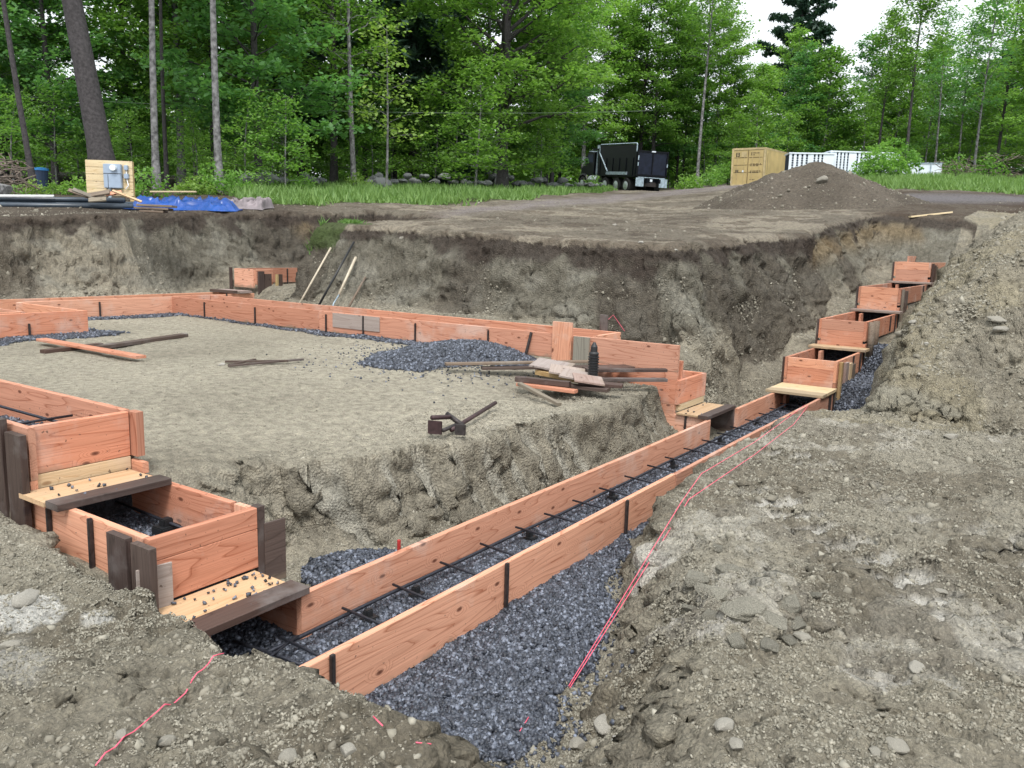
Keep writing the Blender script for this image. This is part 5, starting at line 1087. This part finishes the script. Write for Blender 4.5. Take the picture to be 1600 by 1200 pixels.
# ================= dump truck =================
D0=57; c=local(1002,D0); th=math.radians(23)
e=empty('dump_truck',(c[0],c[1],local(1012,D0,304)[2]),'black dump truck seen from behind with bright wheel rims and metal flaps','dump truck',rz=FACE+th); e.rotation_euler=(0,-.075,FACE+th)
def TB(n,mb,m,p=None,bevel=0,sm=False): return MBbuild(mb,n,m,p or e,e,bevel,sm)
TB('chassis',MB().box((3.9,.42,.88),(8.6,.16,.26)).box((3.9,-.42,.88),(8.6,.16,.26)).box((.1,0,.9),(.2,1.0,.3)),'black_paint')
bd=MB(); 
bd.box((2.75,1.19,2.15),(5.2,.07,2.1)).box((2.75,-1.19,1.95),(5.2,.07,1.55)).box((5.32,0,2.15),(.07,2.4,2.1)).box((2.75,0,1.17),(5.2,2.36,.12))
for i in range(6): bd.box((.5+i*.92,1.24,1.75),(.09,.06,1.2)); bd.box((.5+i*.92,-1.24,1.8),(.09,.06,1.2))
bd.box((5.9,0,3.0),(1.1,2.3,.07))
body=TB('dump_body',bd,'black_paint')
TB('body_rail',MB().tube([(.12,1.24,2.75),(.12,1.24,3.22),(.2,1.24,3.28),(5.1,1.24,3.28),(5.25,1.24,3.22),(5.25,1.24,2.7),(3.9,1.27,1.45)],.045,8),'flap',body)
TB('side_step',MB().box((2.6,1.27,1.32),(2.9,.06,.2)),'flap',body)
tg=TB('tailgate',MB().box((.08,0,2.02),(.07,2.2,1.5)),'navy_paint',bevel=.02)
TB('tailgate_frame',MB().box((.05,0,2.8),(.12,2.4,.1)).box((.05,1.14,2.0),(.12,.1,1.6)).box((.05,-1.14,2.0),(.12,.1,1.6)).box((.05,0,1.24),(.12,2.4,.12)).box((.03,0,2.0),(.04,.08,1.4)),'black_paint',tg)
TB('tail_light',MB().box((-.02,1.14,2.35),(.03,.07,.3)),'flap',tg); TB('tail_light',MB().box((-.02,1.14,1.95),(.03,.07,.22)),'flap',tg); TB('tail_light',MB().box((-.02,-1.14,1.95),(.03,.07,.22)),'flap',tg); TB('top_plate',MB().box((-.02,0,2.8),(.02,.3,.08)),'white_paint',tg)
TB('bumper_bar',MB().box((-.02,0,1.10),(.06,2.1,.05)),'flap'); 
for y in (.92,-.92): TB('mud_flap',MB().box((-.05,y,.78),(.03,.62,.56)),'flap')
TB('licence_plate',MB().box((-.06,.1,.92),(.02,.3,.16)),'white_paint')
TB('hitch',MB().box((.0,.05,.66),(.12,.9,.3)),'steel',bevel=.02)
def wheel(x,y,w_=.3):
    t=TB('wheel',MB().tube([(x,y-w_/2,.52),(x,y-w_/2+.03,.52),(x,y+w_/2-.03,.52),(x,y+w_/2,.52)],[.47,.52,.52,.47],24),'tyre',sm=False)
    s_=1 if y>0 else -1; TB('rim',MB().tube([(x,y+s_*(w_/2-.02),.52),(x,y+s_*(w_/2+.015),.52),(x,y+s_*(w_/2+.03),.52)],[.29,.29,.1],18),'chrome',t)
for x in (1.25,2.6,4.2):
    for y in (.98,-.98): wheel(x,y,.5)
for y in (1.0,-1.0): wheel(7.9,y,.32)
cab=TB('cab',MB().box((6.9,0,1.95),(1.25,2.1,1.75)),'black_paint',bevel=.08); TB('window',MB().box((6.95,1.06,2.35),(.8,.02,.55)),'dark_gap',cab); TB('window',MB().box((6.26,0,2.35),(.02,1.2,.45)),'dark_gap',cab); TB('mirror',MB().box((7.45,1.35,2.2),(.08,.2,.5)).tube([(7.45,1.0,2.4),(7.45,1.35,2.4)],.02),'chrome',cab)
TB('hood',MB().box((8.15,0,1.45),(1.4,1.7,.8)),'black_paint',bevel=.12); TB('fender',MB().tube([(7.3,1.02,.75),(7.5,1.02,1.1),(7.9,1.02,1.2),(8.3,1.02,1.1),(8.55,1.02,.8)],.12,8),'black_paint'); TB('fender',MB().tube([(7.3,-1.02,.75),(7.5,-1.02,1.1),(7.9,-1.02,1.2),(8.3,-1.02,1.1),(8.55,-1.02,.8)],.12,8),'black_paint')
TB('fuel_tank',MB().tube([(5.5,1.0,.85),(6.7,1.0,.85)],.3,16),'chrome'); TB('exhaust_stack',MB().tube([(6.15,.9,1.2),(6.15,.9,3.3)],.07,10),'flap'); TB('cab_visor',MB().box((7.3,0,2.88),(.3,1.9,.06)),'flap',cab)
print('objects',len(bpy.data.objects))
